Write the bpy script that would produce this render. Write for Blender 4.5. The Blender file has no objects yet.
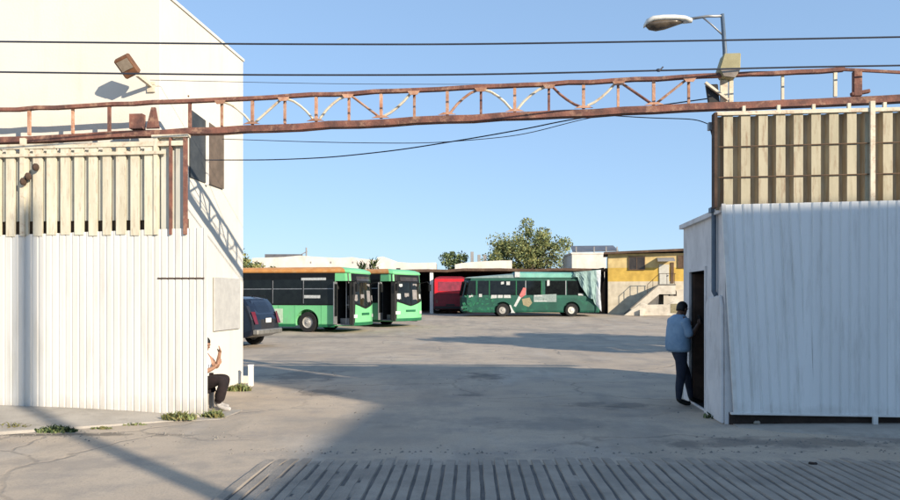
import bpy, bmesh, math, random
from mathutils import Vector, Matrix, Quaternion
random.seed(7)
R = math.radians
scene = bpy.context.scene
COL = scene.collection
EYE = 1.72
F = 700.0                     # focal length in pixels of the 900 px wide photograph
SUN_AZ, SUN_EL = R(45), R(20.0)
SH = Vector((-math.sin(SUN_AZ), math.cos(SUN_AZ), 0))        # horizontal travel of the light

def at(px, py, d):            # photograph pixel + distance -> a point in the world
    return Vector(((px - 450) * d / F, d, EYE + (297 - py) * d / F))

def gz(y):                    # the yard climbs slightly towards the sheds
    return 0.0 if y < 30 else min(0.02 * (y - 30), 0.5)

# ------------------------------------------------------------------ materials
def mat(name, c1, c2=None, scale=4.0, rough=.7, bump=0.0, metallic=0.0, stretch=(1, 1, 1), lo=.38, hi=.62,
        c3=None, scale3=9.0, amt3=.5, spec=.4, bscale=None, vary=0.0, base_dirt=None, stretch3=None, lo3=.52, hi3=.66):
    m = bpy.data.materials.new(name); m.use_nodes = True
    nt = m.node_tree; N = nt.nodes; L = nt.links
    b = N['Principled BSDF']
    b.inputs['Roughness'].default_value = rough
    b.inputs['Metallic'].default_value = metallic
    b.inputs['Specular IOR Level'].default_value = spec
    tc = N.new('ShaderNodeTexCoord')
    mp = N.new('ShaderNodeMapping'); mp.inputs['Scale'].default_value = stretch
    L.new(tc.outputs['Object'], mp.inputs['Vector'])
    n = N.new('ShaderNodeTexNoise'); n.inputs['Scale'].default_value = scale; n.inputs['Detail'].default_value = 6
    n.inputs['Roughness'].default_value = .62
    L.new(mp.outputs[0], n.inputs['Vector'])
    r = N.new('ShaderNodeValToRGB')
    r.color_ramp.elements[0].position = lo; r.color_ramp.elements[1].position = hi
    c2 = c2 or tuple(x * .82 for x in c1)
    r.color_ramp.elements[0].color = (*c2, 1); r.color_ramp.elements[1].color = (*c1, 1)
    L.new(n.outputs['Fac'], r.inputs['Fac'])
    out = r.outputs['Color']
    if c3:
        mp3 = N.new('ShaderNodeMapping'); mp3.inputs['Scale'].default_value = stretch3 or stretch
        mp3.inputs['Location'].default_value = (3.1, 7.7, 1.3)
        L.new(tc.outputs['Object'], mp3.inputs['Vector'])
        n3 = N.new('ShaderNodeTexNoise'); n3.inputs['Scale'].default_value = scale3; n3.inputs['Detail'].default_value = 8
        n3.inputs['Roughness'].default_value = .7
        L.new(mp3.outputs[0], n3.inputs['Vector'])
        r3 = N.new('ShaderNodeValToRGB')
        r3.color_ramp.elements[0].position = lo3; r3.color_ramp.elements[1].position = hi3
        r3.color_ramp.elements[0].color = (0, 0, 0, 1); r3.color_ramp.elements[1].color = (amt3,) * 3 + (1,)
        L.new(n3.outputs['Fac'], r3.inputs['Fac'])
        mx = N.new('ShaderNodeMixRGB'); mx.inputs['Color2'].default_value = (*c3, 1)
        L.new(r3.outputs['Color'], mx.inputs['Fac']); L.new(out, mx.inputs['Color1'])
        out = mx.outputs['Color']
    if base_dirt:                                  # mud splashed up from the pavement
        sx = N.new('ShaderNodeSeparateXYZ'); L.new(tc.outputs['Object'], sx.inputs[0])
        dm = N.new('ShaderNodeMapRange'); dm.inputs['From Min'].default_value = .02; dm.inputs['From Max'].default_value = .5
        dm.inputs['To Min'].default_value = 1.0; dm.inputs['To Max'].default_value = 0.0
        L.new(sx.outputs['Z'], dm.inputs['Value'])
        nd = N.new('ShaderNodeTexNoise'); nd.inputs['Scale'].default_value = 2.6; nd.inputs['Detail'].default_value = 7; nd.inputs['Roughness'].default_value = .7
        L.new(tc.outputs['Object'], nd.inputs['Vector'])
        mm = N.new('ShaderNodeMath'); mm.operation = 'MULTIPLY'; L.new(dm.outputs[0], mm.inputs[0]); L.new(nd.outputs['Fac'], mm.inputs[1])
        rd = N.new('ShaderNodeValToRGB'); rd.color_ramp.elements[0].position = .22; rd.color_ramp.elements[1].position = .6
        rd.color_ramp.elements[0].color = (0, 0, 0, 1); rd.color_ramp.elements[1].color = (.6, .6, .6, 1); L.new(mm.outputs[0], rd.inputs['Fac'])
        md = N.new('ShaderNodeMixRGB'); md.inputs['Color2'].default_value = (*base_dirt, 1); L.new(rd.outputs[0], md.inputs['Fac']); L.new(out, md.inputs['Color1'])
        out = md.outputs['Color']
    if vary:
        oi = N.new('ShaderNodeObjectInfo')
        mr = N.new('ShaderNodeMapRange'); mr.inputs['To Min'].default_value = 1 - vary; mr.inputs['To Max'].default_value = 1 + vary * .3
        L.new(oi.outputs['Random'], mr.inputs['Value'])
        mv = N.new('ShaderNodeMixRGB'); mv.blend_type = 'MULTIPLY'; mv.inputs['Fac'].default_value = 1
        L.new(out, mv.inputs['Color1']); L.new(mr.outputs[0], mv.inputs['Color2'])
        out = mv.outputs['Color']
    L.new(out, b.inputs['Base Color'])
    if bump:
        n2 = N.new('ShaderNodeTexNoise'); n2.inputs['Scale'].default_value = bscale or scale * 6; n2.inputs['Detail'].default_value = 5
        L.new(tc.outputs['Object'], n2.inputs['Vector'])
        bp = N.new('ShaderNodeBump'); bp.inputs['Strength'].default_value = bump; bp.inputs['Distance'].default_value = .02
        L.new(n2.outputs['Fac'], bp.inputs['Height']); L.new(bp.outputs[0], b.inputs['Normal'])
    return m

M = {}
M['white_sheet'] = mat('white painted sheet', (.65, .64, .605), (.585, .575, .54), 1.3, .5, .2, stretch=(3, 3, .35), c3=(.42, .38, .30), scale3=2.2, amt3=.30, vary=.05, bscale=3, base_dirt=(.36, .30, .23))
M['shaded_white_sheet'] = mat('white painted sheet', (.87, .87, .85), (.81, .81, .79), 1.3, .5, .2, stretch=(3, 3, .35), c3=(.40, .38, .33), scale3=2.2, amt3=.28, vary=.05, bscale=3, base_dirt=(.34, .30, .25))  # lighter copy of the white sheet, lifts the fence that stands in shade
M['plaster'] = mat('cream plaster', (.67, .635, .56), (.635, .60, .525), .7, .85, .12, bscale=30, c3=(.50, .46, .38), scale3=1.3, amt3=.30, stretch3=(1.6, 1.6, .22))
M['room_wall'] = mat('whitewashed wall', (.74, .71, .69), (.63, .605, .59), 1.6, .85, .2, bscale=25, c3=(.30, .28, .27), scale3=2.4, amt3=.35, stretch3=(2, 2, .7))
M['rust'] = mat('rusted steel', (.235, .10, .072), (.105, .052, .044), 4, .85, .3, c3=(.40, .24, .16), scale3=7, amt3=.65, bscale=40)
M['faded_rust'] = mat('faded salmon paint', (.52, .30, .20), (.36, .17, .10), 6, .8, .25, c3=(.55, .47, .40), scale3=14, amt3=.7, bscale=40, vary=.3)
M['cream_rail'] = mat('cream painted steel', (.66, .60, .47), (.56, .49, .37), 5, .6, .1, c3=(.28, .13, .06), scale3=9, amt3=.6)
M['cream_slat'] = mat('cream painted slat', (.68, .63, .50), (.58, .53, .40), 2.5, .6, .1, stretch=(4, 4, .6), c3=(.30, .16, .08), scale3=7, amt3=.45, vary=.12)
M['cream_sheet'] = mat('cream container sheet', (.55, .54, .47), (.44, .44, .39), 2, .6, .1, stretch=(3, 3, .5), c3=(.25, .16, .09), scale3=5, amt3=.3)
M['tan_sheet'] = mat('tan container sheet', (.48, .425, .30), (.39, .345, .235), 2.2, .65, .12, stretch=(4, 4, .5), c3=(.20, .10, .05), scale3=4.5, amt3=.6, stretch3=(5, 5, .6), vary=.06)
M['tan_recess'] = mat('dark recess of container sheet', (.40, .335, .225), (.27, .21, .135), 3, .8, .15, stretch=(4, 4, .5), c3=(.34, .36, .31), scale3=4, amt3=.5)  # darker brown for the recessed faces
M['brown_dark'] = mat('dark rust brown', (.085, .05, .035), (.05, .03, .02), 5, .85, .2)
M['dark_gap'] = mat('dark brown footing', (.05, .035, .028), (.03, .022, .018), 5, .9, .3)
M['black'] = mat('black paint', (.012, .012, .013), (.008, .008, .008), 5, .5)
M['rubber'] = mat('tyre rubber', (.018, .018, .018), (.011, .011, .011), 8, .85)
M['grey_metal'] = mat('grey galvanised steel', (.33, .34, .35), (.25, .26, .27), 6, .45, .05, metallic=.5)
M['pole_blue'] = mat('blue grey painted pole', (.10, .14, .19), (.08, .11, .15), 6, .5)
M['lamp_white'] = mat('weathered lamp housing', (.70, .69, .64), (.58, .57, .52), 6, .5, .05, c3=(.30, .27, .22), scale3=7, amt3=.35)
M['lamp_bowl'] = mat('dirty lamp bowl', (.13, .10, .07), (.07, .055, .04), 9, .25, spec=.6)
M['olive_box'] = mat('olive drab box', (.34, .31, .17), (.27, .24, .13), 5, .6, .05, c3=(.20, .17, .09), scale3=8, amt3=.4)
M['lamp_rust'] = mat('rusty floodlight', (.17, .075, .035), (.09, .04, .02), 8, .6, .1)
M['lamp_lens'] = mat('floodlight glass', (.30, .25, .20), (.2, .16, .12), 6, .2, spec=.7)
M['window_dark'] = mat('dark window', (.055, .045, .038), (.035, .028, .025), 3, .25, spec=.5)
M['window_brown'] = mat('brown shutter', (.16, .115, .08), (.11, .08, .055), 5, .6)
M['blue_glass'] = mat('blue grey glass', (.06, .066, .07), (.04, .045, .05), 4, .5, spec=.15)
M['wire'] = mat('black cable', (.03, .036, .055), (.02, .025, .04), 5, .6)
M['notice'] = mat('grey notice board', (.47, .46, .43), (.40, .39, .37), 7, .7, c3=(.42, .42, .40), scale3=20, amt3=.5)
M['white_paint'] = mat('white paint', (.78, .77, .73), (.68, .66, .62), 5, .5)
# buses
M['bus_green'] = mat('light green bus paint', (.175, .54, .235), (.15, .48, .21), 1.2, .35, .03, c3=(.22, .36, .25), scale3=3.5, amt3=.5, stretch3=(1, 1, .4))
M['bus_dkgreen'] = mat('dark green bus paint', (.010, .082, .056), (.007, .058, .040), 1.2, .45, c3=(.014, .13, .075), scale3=2.4, amt3=.7)
M['bus_trim'] = mat('deep green bus trim', (.01, .13, .05), (.008, .10, .04), 3, .5)
M['bus_roof'] = mat('orange bus roof', (.60, .27, .075), (.50, .21, .055), 2, .6, c3=(.62, .42, .20), scale3=5, amt3=.5)
M['bus_teal'] = mat('pale teal bus roof', (.19, .46, .37), (.14, .34, .28), 1.2, .5, c3=(.30, .42, .38), scale3=3, amt3=.5)
M['grey_teal'] = mat('dusty grey teal bus roof', (.20, .28, .27), (.14, .20, .195), 1.5, .6, c3=(.30, .36, .34), scale3=4, amt3=.6)
M['bus_black'] = mat('black window surround', (.010, .010, .010), (.007, .007, .007), 4, .35, spec=.2)
M['bus_glass'] = mat('tinted bus glass', (.010, .013, .013), (.006, .007, .008), 3, .06, spec=.28)
M['interior'] = mat('dark bus interior', (.02, .02, .02), (.012, .012, .012), 4, .8)
M['seat_reflection_grey'] = mat('bus seat and reflection', (.25, .23, .22), (.17, .16, .15), 6, .8)  # also colours the painted windscreen reflections
M['rim'] = mat('dull steel rim', (.42, .40, .37), (.28, .27, .25), 6, .5)
M['rim_white'] = mat('white rim', (.66, .64, .58), (.5, .48, .43), 6, .5)
M['lens'] = mat('headlight glass', (.55, .55, .55), (.45, .45, .45), 5, .15, spec=.7)
M['decal_pale'] = mat('pale sticker', (.50, .62, .45), (.40, .53, .38), 6, .5)
M['decal_reflection_white'] = mat('white sticker and reflection', (.55, .56, .54), (.36, .38, .37), 14, .5)  # also colours the painted reflections on bus glass
M['decal_pink'] = mat('pink print', (.52, .16, .15), (.42, .11, .11), 6, .5)
M['decal_tan'] = mat('tan print', (.30, .26, .15), (.2, .17, .10), 9, .5)
M['decal_leaf'] = mat('green print', (.014, .15, .075), (.008, .07, .04), 6, .5)
M['decal_grey'] = mat('pale grey print', (.26, .32, .30), (.18, .23, .22), 9, .5)
M['tarp'] = mat('grey green tarpaulin', (.25, .36, .34), (.15, .23, .22), 3, .7, .1, stretch=(4, 4, .6))
M['tarp_white'] = mat('pale tarpaulin edge', (.66, .68, .68), (.5, .53, .53), 4, .7)
M['red_paint'] = mat('red bus paint', (.70, .018, .03), (.52, .012, .022), 2, .35)
M['red_dark'] = mat('deep red bus paint', (.22, .012, .022), (.15, .009, .015), 3, .5)
M['red_glass'] = mat('reddish rear glass', (.30, .03, .05), (.18, .02, .03), 3, .15, spec=.7)
M['suv_paint'] = mat('midnight blue car paint', (.006, .009, .02), (.004, .006, .014), 3, .22, spec=.6)
M['suv_glass'] = mat('car glass', (.015, .022, .04), (.01, .015, .03), 3, .06, spec=.7)
M['tail_red'] = mat('tail light red', (.14, .008, .016), (.09, .006, .01), 4, .2, spec=.6)
M['chrome'] = mat('scuffed bumper', (.24, .23, .21), (.15, .145, .13), 5, .4, metallic=.3)
# far side
M['shed_roof'] = mat('rusty shed sheet', (.11, .065, .042), (.06, .035, .024), 1.2, .85, .2, c3=(.20, .13, .08), scale3=2, amt3=.5)
M['shed_shade'] = mat('shade-dark shed wall', (.014, .011, .009), (.009, .007, .006), 2, .95)  # near-black colour carries the shade inside the shed
M['far_white'] = mat('far white wall', (.72, .67, .60), (.60, .55, .49), .8, .85, .1, c3=(.45, .40, .34), scale3=1.2, amt3=.4, stretch3=(1, 1, .4))
M['far_grey'] = mat('far grey concrete', (.30, .29, .28), (.22, .21, .20), 1, .9)
M['panel_grey'] = mat('dusty solar panel', (.13, .125, .13), (.085, .085, .09), 2, .35)
M['stair_white'] = mat('dirty white stair wall', (.66, .60, .50), (.52, .46, .37), 1.4, .85, .1, c3=(.26, .23, .19), scale3=1.8, amt3=.5)
M['tread'] = mat('grey stair tread', (.20, .19, .17), (.14, .13, .12), 3, .9)
M['door_white'] = mat('pale metal door', (.58, .56, .50), (.50, .48, .42), 4, .6)
M['brown_wood'] = mat('brown weathered wood', (.14, .085, .05), (.09, .055, .035), 4, .8)
M['brick'] = mat('brick across street', (.40, .34, .28), (.32, .27, .22), 2, .9)
M['wood_pole'] = mat('utility pole wood', (.16, .12, .085), (.10, .075, .055), 4, .9, stretch=(6, 6, .5))
# plants
M['bark'] = mat('bark', (.12, .09, .065), (.07, .055, .04), 6, .95, .3, stretch=(3, 3, .6))
def leafmat(name, a, b):
    m = mat(name, a, b, .9, .7, vary=0)
    return m
M['leaf_olive'] = leafmat('olive foliage', (.21, .25, .10), (.12, .15, .055))
M['leaf_yellow'] = leafmat('yellowish foliage', (.26, .25, .085), (.15, .15, .05))
M['leaf_dark'] = leafmat('dark foliage', (.05, .085, .03), (.022, .04, .015))
M['leaf_grass'] = leafmat('dry weeds', (.20, .17, .065), (.10, .11, .03))
# people
M['skin_dark'] = mat('brown skin', (.16, .085, .055), (.14, .07, .045), 8, .55)
M['skin_mid'] = mat('tan skin', (.36, .20, .13), (.32, .17, .11), 8, .55)
M['hair'] = mat('black hair', (.012, .010, .009), (.007, .006, .006), 20, .6)
M['denim_light'] = mat('light blue shirt cloth', (.24, .36, .49), (.16, .26, .38), 4, .85, .8, bscale=9)
M['jeans'] = mat('dark blue jeans', (.020, .026, .045), (.012, .016, .03), 6, .9, .2)
M['shoe_black'] = mat('black shoe', (.015, .014, .014), (.01, .01, .01), 6, .5)
M['shirt_white'] = mat('white shirt cloth', (.80, .77, .73), (.70, .67, .63), 5, .85, .2, bscale=14)
M['trouser_black'] = mat('black trousers', (.022, .013, .014), (.012, .008, .009), 6, .9, .2)
M['shoe_white'] = mat('worn white trainer', (.50, .47, .44), (.34, .32, .30), 12, .6)
M['eye'] = mat('eye', (.03, .02, .02), (.02, .015, .015), 5, .2)

# ------------------------------------------------------------------ mesh tools
class MB:
    def __init__(s): s.b = bmesh.new(); s.mi = 0
    def _f(s, vs):
        try:
            f = s.b.faces.new(vs); f.material_index = s.mi; return f
        except ValueError: return None
    def box(s, c, d, rz=0.0, mtx=None):
        mt = mtx or (Matrix.Translation(Vector(c)) @ Matrix.Rotation(rz, 4, 'Z'))
        v = [s.b.verts.new(mt @ Vector((x * d[0] / 2, y * d[1] / 2, z * d[2] / 2))) for x in (-1, 1) for y in (-1, 1) for z in (-1, 1)]
        for q in ((0, 1, 3, 2), (4, 6, 7, 5), (0, 4, 5, 1), (2, 3, 7, 6), (0, 2, 6, 4), (1, 5, 7, 3)): s._f([v[i] for i in q])
        return s
    def span(s, a, b):
        a = Vector(a); b = Vector(b)
        return s.box((a + b) / 2, [abs(q) for q in (b - a)])
    def bar(s, p, q, w, h, up=(0, 0, 1)):
        p = Vector(p); q = Vector(q); d = q - p; L = d.length; d.normalize()
        u = Vector(up)
        if abs(d.dot(u)) > .98: u = Vector((0, 1, 0))
        sd = d.cross(u).normalized(); u = sd.cross(d)
        mt = Matrix((sd, d, u)).transposed().to_4x4(); mt.translation = (p + q) / 2
        return s.box(None, (w, L, h), mtx=mt)
    def tube(s, pts, r, n=8, cap=True):
        pts = [Vector(p) for p in pts]; rs = r if isinstance(r, (list, tuple)) else [r] * len(pts)
        rings = []
        for i, p in enumerate(pts):
            d = (pts[min(i + 1, len(pts) - 1)] - pts[max(i - 1, 0)]).normalized()
            a = Vector((0, 0, 1)) if abs(d.z) < .9 else Vector((1, 0, 0))
            u = d.cross(a).normalized(); w = d.cross(u)
            rings.append([s.b.verts.new(p + (u * math.cos(2 * math.pi * k / n) + w * math.sin(2 * math.pi * k / n)) * rs[i]) for k in range(n)])
        for a, b in zip(rings, rings[1:]):
            for k in range(n): s._f([a[k], a[(k + 1) % n], b[(k + 1) % n], b[k]])
        if cap: s._f(rings[0][::-1]); s._f(rings[-1])
        return s
    def prism(s, poly, ext):                    # poly: 3-D points, ext: extrusion vector
        e = Vector(ext); a = [s.b.verts.new(Vector(p)) for p in poly]; b = [s.b.verts.new(Vector(p) + e) for p in poly]
        n = len(a); s._f(a[::-1]); s._f(b)
        for k in range(n): s._f([a[k], a[(k + 1) % n], b[(k + 1) % n], b[k]])
        return s
    def loft(s, rings, close=True, caps=True):
        vr = [[s.b.verts.new(Vector(p)) for p in r] for r in rings]
        for a, b in zip(vr, vr[1:]):
            n = len(a)
            for k in range(n if close else n - 1): s._f([a[k], a[(k + 1) % n], b[(k + 1) % n], b[k]])
        if caps: s._f(vr[0][::-1]); s._f(vr[-1])
        return s
    def lathe(s, prof, c, axis='y', n=24, mi=None, caps=True):   # prof: (along axis, radius)
        c = Vector(c); rings = []
        for a, r in prof:
            ring = []
            for k in range(n):
                t = 2 * math.pi * k / n
                p = (r * math.cos(t), a, r * math.sin(t)) if axis == 'y' else (r * math.cos(t), r * math.sin(t), a)
                ring.append(c + Vector(p))
            rings.append(ring)
        return s.loft(rings, caps=caps)
    def ball(s, c, r, n=10, m=7):
        c = Vector(c); r = Vector(r) if hasattr(r, '__len__') else Vector((r, r, r)); rings = []
        for i in range(1, m):
            t = math.pi * i / m
            rings.append([c + Vector((r.x * math.sin(t) * math.cos(2 * math.pi * k / n), r.y * math.sin(t) * math.sin(2 * math.pi * k / n), -r.z * math.cos(t))) for k in range(n)])
        return s.loft(rings)
    def build(s, name, m, parent=None, bevel=0, smooth=False, loc=None, rz=0):
        bmesh.ops.recalc_face_normals(s.b, faces=s.b.faces[:])
        if bevel:
            bmesh.ops.bevel(s.b, geom=[e for e in s.b.edges if e.is_manifold and e.calc_face_angle(0) > .5], offset=bevel, segments=1, affect='EDGES', clamp_overlap=True)
        me = bpy.data.meshes.new(name); s.b.to_mesh(me); s.b.free()
        for x in (m if isinstance(m, (list, tuple)) else [m]): me.materials.append(M[x])
        if smooth:
            for p in me.polygons: p.use_smooth = True
        o = bpy.data.objects.new(name, me); COL.objects.link(o)
        if parent: o.parent = parent
        if loc is not None: o.location = loc
        o.rotation_euler.z = rz
        return o

def tag(o, label=None, cat=None, group=None, kind=None):
    if label: o['label'] = label
    if cat: o['category'] = cat
    if group: o['group'] = group
    if kind: o['kind'] = kind
    return o
def thing(name, label, cat, loc=(0, 0, 0), rz=0, group=None):
    o = bpy.data.objects.new(name, None); COL.objects.link(o); o.empty_display_size = .2
    o.location = loc; o.rotation_euler = (0, 0, rz)
    return tag(o, label, cat, group)
def copy_tree(o, parent=None):
    c = o.copy(); COL.objects.link(c)
    if parent: c.parent = parent
    for ch in list(o.children): copy_tree(ch, c)
    return c
def boolean_cut(o, cutter_mb):
    me = bpy.data.meshes.new('cutter'); bmesh.ops.recalc_face_normals(cutter_mb.b, faces=cutter_mb.b.faces[:])
    cutter_mb.b.to_mesh(me); cutter_mb.b.free()
    c = bpy.data.objects.new('cutter', me); COL.objects.link(c)
    par = o.parent; o.parent = None
    md = o.modifiers.new('cut', 'BOOLEAN'); md.object = c; md.operation = 'DIFFERENCE'; md.solver = 'EXACT'
    bpy.context.view_layer.update()
    dg = bpy.context.evaluated_depsgraph_get()
    nm = bpy.data.meshes.new_from_object(o.evaluated_get(dg)); old = o.data
    o.modifiers.clear(); o.data = nm; nm.name = old.name
    bpy.data.objects.remove(c); bpy.data.meshes.remove(me)
    o.parent = par
    return o

# gate frame: s runs along the gate to the right, t runs into the yard
GA = -math.atan(.1)
GU = Vector((math.cos(GA), math.sin(GA), 0)); GV = Vector((-math.sin(GA), math.cos(GA), 0))
GO = Vector((0, 9.96, 0))
def g(s, t, z=0): return GO + GU * s + GV * t + Vector((0, 0, z))
def gthing(name, label, cat, s, t, z=0, group=None):     # children then use coordinates (s - s0, t - t0, z - z0)
    return thing(name, label, cat, g(s, t, z), GA, group)

# ------------------------------------------------------------------ ground
def make_ground():
    mb = MB()
    ys = [-60, -8, 0, 4, 8, 12, 20, 30, 35, 40, 45, 50, 55, 80, 150, 400]
    mb.loft([[(-300, y, gz(y)), (-60, y, gz(y)), (0, y, gz(y)), (60, y, gz(y)), (300, y, gz(y))] for y in ys], close=False, caps=False)
    m = bpy.data.materials.new('dusty asphalt'); m.use_nodes = True; M['ground'] = m
    nt = m.node_tree; N = nt.nodes; L = nt.links; b = N['Principled BSDF']
    b.inputs['Roughness'].default_value = .92; b.inputs['Specular IOR Level'].default_value = .2
    tc = N.new('ShaderNodeTexCoord'); P = tc.outputs['Object']
    def noise(scale, detail=6, rough=.6, sc=(1, 1, 1), loc=(0, 0, 0)):
        mp = N.new('ShaderNodeMapping'); mp.inputs['Scale'].default_value = sc; mp.inputs['Location'].default_value = loc
        L.new(P, mp.inputs['Vector'])
        n = N.new('ShaderNodeTexNoise'); n.inputs['Scale'].default_value = scale; n.inputs['Detail'].default_value = detail; n.inputs['Roughness'].default_value = rough
        L.new(mp.outputs[0], n.inputs['Vector']); return n.outputs['Fac']
    def ramp(f, lo, hi, a=(0, 0, 0), c=(1, 1, 1)):
        r = N.new('ShaderNodeValToRGB'); r.color_ramp.elements[0].position = lo; r.color_ramp.elements[1].position = hi
        r.color_ramp.elements[0].color = (*a, 1); r.color_ramp.elements[1].color = (*c, 1); L.new(f, r.inputs['Fac']); return r.outputs['Color']
    def mix(f, a, c2):
        x = N.new('ShaderNodeMixRGB'); L.new(f, x.inputs['Fac']); L.new(a, x.inputs['Color1']); x.inputs['Color2'].default_value = (*c2, 1); return x.outputs['Color']
    def math_(op, a, b_):
        x = N.new('ShaderNodeMath'); x.operation = op
        for i, q in enumerate((a, b_)):
            if isinstance(q, (int, float)): x.inputs[i].default_value = q
            else: L.new(q, x.inputs[i])
        return x.outputs[0]
    col = ramp(noise(.35, 7, .62), .34, .66, (.40, .325, .25), (.50, .415, .32))
    col = mix(math_('MULTIPLY', ramp(noise(1.1, 8, .7, loc=(4, 9, 0)), .47, .64), .6), col, (.27, .245, .22))
    col = mix(math_('MULTIPLY', ramp(noise(.5, 6, .6, sc=(1.6, .5, 1), loc=(31, 5, 0)), .56, .70), .5), col, (.47, .42, .36))
    col = mix(math_('MULTIPLY', ramp(noise(.8, 7, .65, sc=(1, .28, 1), loc=(12, 3, 0)), .52, .62), .4), col, (.25, .225, .19))
    col = mix(math_('MULTIPLY', ramp(noise(38, 3, .6), .50, .72), .4), col, (.22, .20, .18))
    # oil and old repair stains of their own shape
    def stain(cx, cy, rx, ry, colr, amt, sc=1.4):
        nonlocal col
        mp = N.new('ShaderNodeMapping'); mp.inputs['Location'].default_value = (-cx / rx, -cy / ry, 0); mp.inputs['Scale'].default_value = (1 / rx, 1 / ry, 0)
        L.new(P, mp.inputs['Vector'])
        ln = N.new('ShaderNodeVectorMath'); ln.operation = 'LENGTH'; L.new(mp.outputs[0], ln.inputs[0])
        d = math_('SUBTRACT', 1.0, ln.outputs['Value'])
        f = math_('ADD', d, math_('MULTIPLY', math_('SUBTRACT', noise(sc, 7, .68, loc=(cx, cy, 0)), .5), 3.2))
        col = mix(math_('MULTIPLY', ramp(f, .25, .75), amt), col, colr)
    stain(.75, 15.2, .7, 1.1, (.06, .058, .055), 0.54, 2.5)
    stain(-3.2, 15.2, 1.2, 1.8, (.13, .125, .12), .6, 1.6)
    stain(-2.3, 12.6, .8, .7, (.08, .076, .07), 0.48, 3)
    stain(2.7, 11.1, 1.1, .5, (.09, .088, .085), 0.48, 2.2)
    stain(4.1, 8.25, 3.0, .5, (.075, .072, .07), 0.51, 1.8)
    stain(7.5, 8.0, 2.2, .35, (.07, .068, .066), 0.48, 2.1)
    stain(.3, 12.3, .35, .25, (.07, .066, .06), 0.48, 5)
    stain(-4, 7.2, 2.5, .5, (.27, .24, .21), .5, 2)
    stain(-5, 30, 5, 1.5, (.16, .15, .135), .5, .8)
    stain(5, 34, 6, 1.8, (.26, .24, .21), .5, .6)
    stain(-5.2, 8.75, 3.0, .16, (.10, .09, .075), .7, 3)
    stain(-1.2, 9.2, 1.5, 2.2, (.30, .265, .22), .5, 1.2)
    stain(1.0, 9.5, 2.2, .8, (.20, .185, .165), .5, 1.3)
    # hairline cracks
    v = N.new('ShaderNodeTexVoronoi'); v.feature = 'DISTANCE_TO_EDGE'; v.inputs['Scale'].default_value = .42
    wp = N.new('ShaderNodeMixRGB'); wp.blend_type = 'ADD'; wp.inputs['Fac'].default_value = .7
    nn = N.new('ShaderNodeTexNoise'); nn.inputs['Scale'].default_value = 1.4; nn.inputs['Detail'].default_value = 5; L.new(P, nn.inputs['Vector'])
    L.new(P, wp.inputs['Color1']); L.new(nn.outputs['Color'], wp.inputs['Color2']); L.new(wp.outputs[0], v.inputs['Vector'])
    ck = math_('MULTIPLY', ramp(v.outputs['Distance'], .004, .016, (1, 1, 1), (0, 0, 0)), ramp(noise(.3, 3, .5, loc=(9, 2, 0)), .46, .58))
    col = mix(math_('MULTIPLY', ck, .28), col, (.07, .065, .06))
    L.new(col, b.inputs['Base Color'])
    bp = N.new('ShaderNodeBump'); bp.inputs['Strength'].default_value = .45; bp.inputs['Distance'].default_value = .02
    hh = math_('ADD', math_('MULTIPLY', noise(55, 4, .7), .5), math_('ADD', noise(3.2, 6, .65), math_('MULTIPLY', ck, -1.2)))
    L.new(hh, bp.inputs['Height']); L.new(bp.outputs[0], b.inputs['Normal'])
    o = mb.build('ground', 'ground', smooth=True); tag(o, kind='structure')
make_ground()

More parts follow.
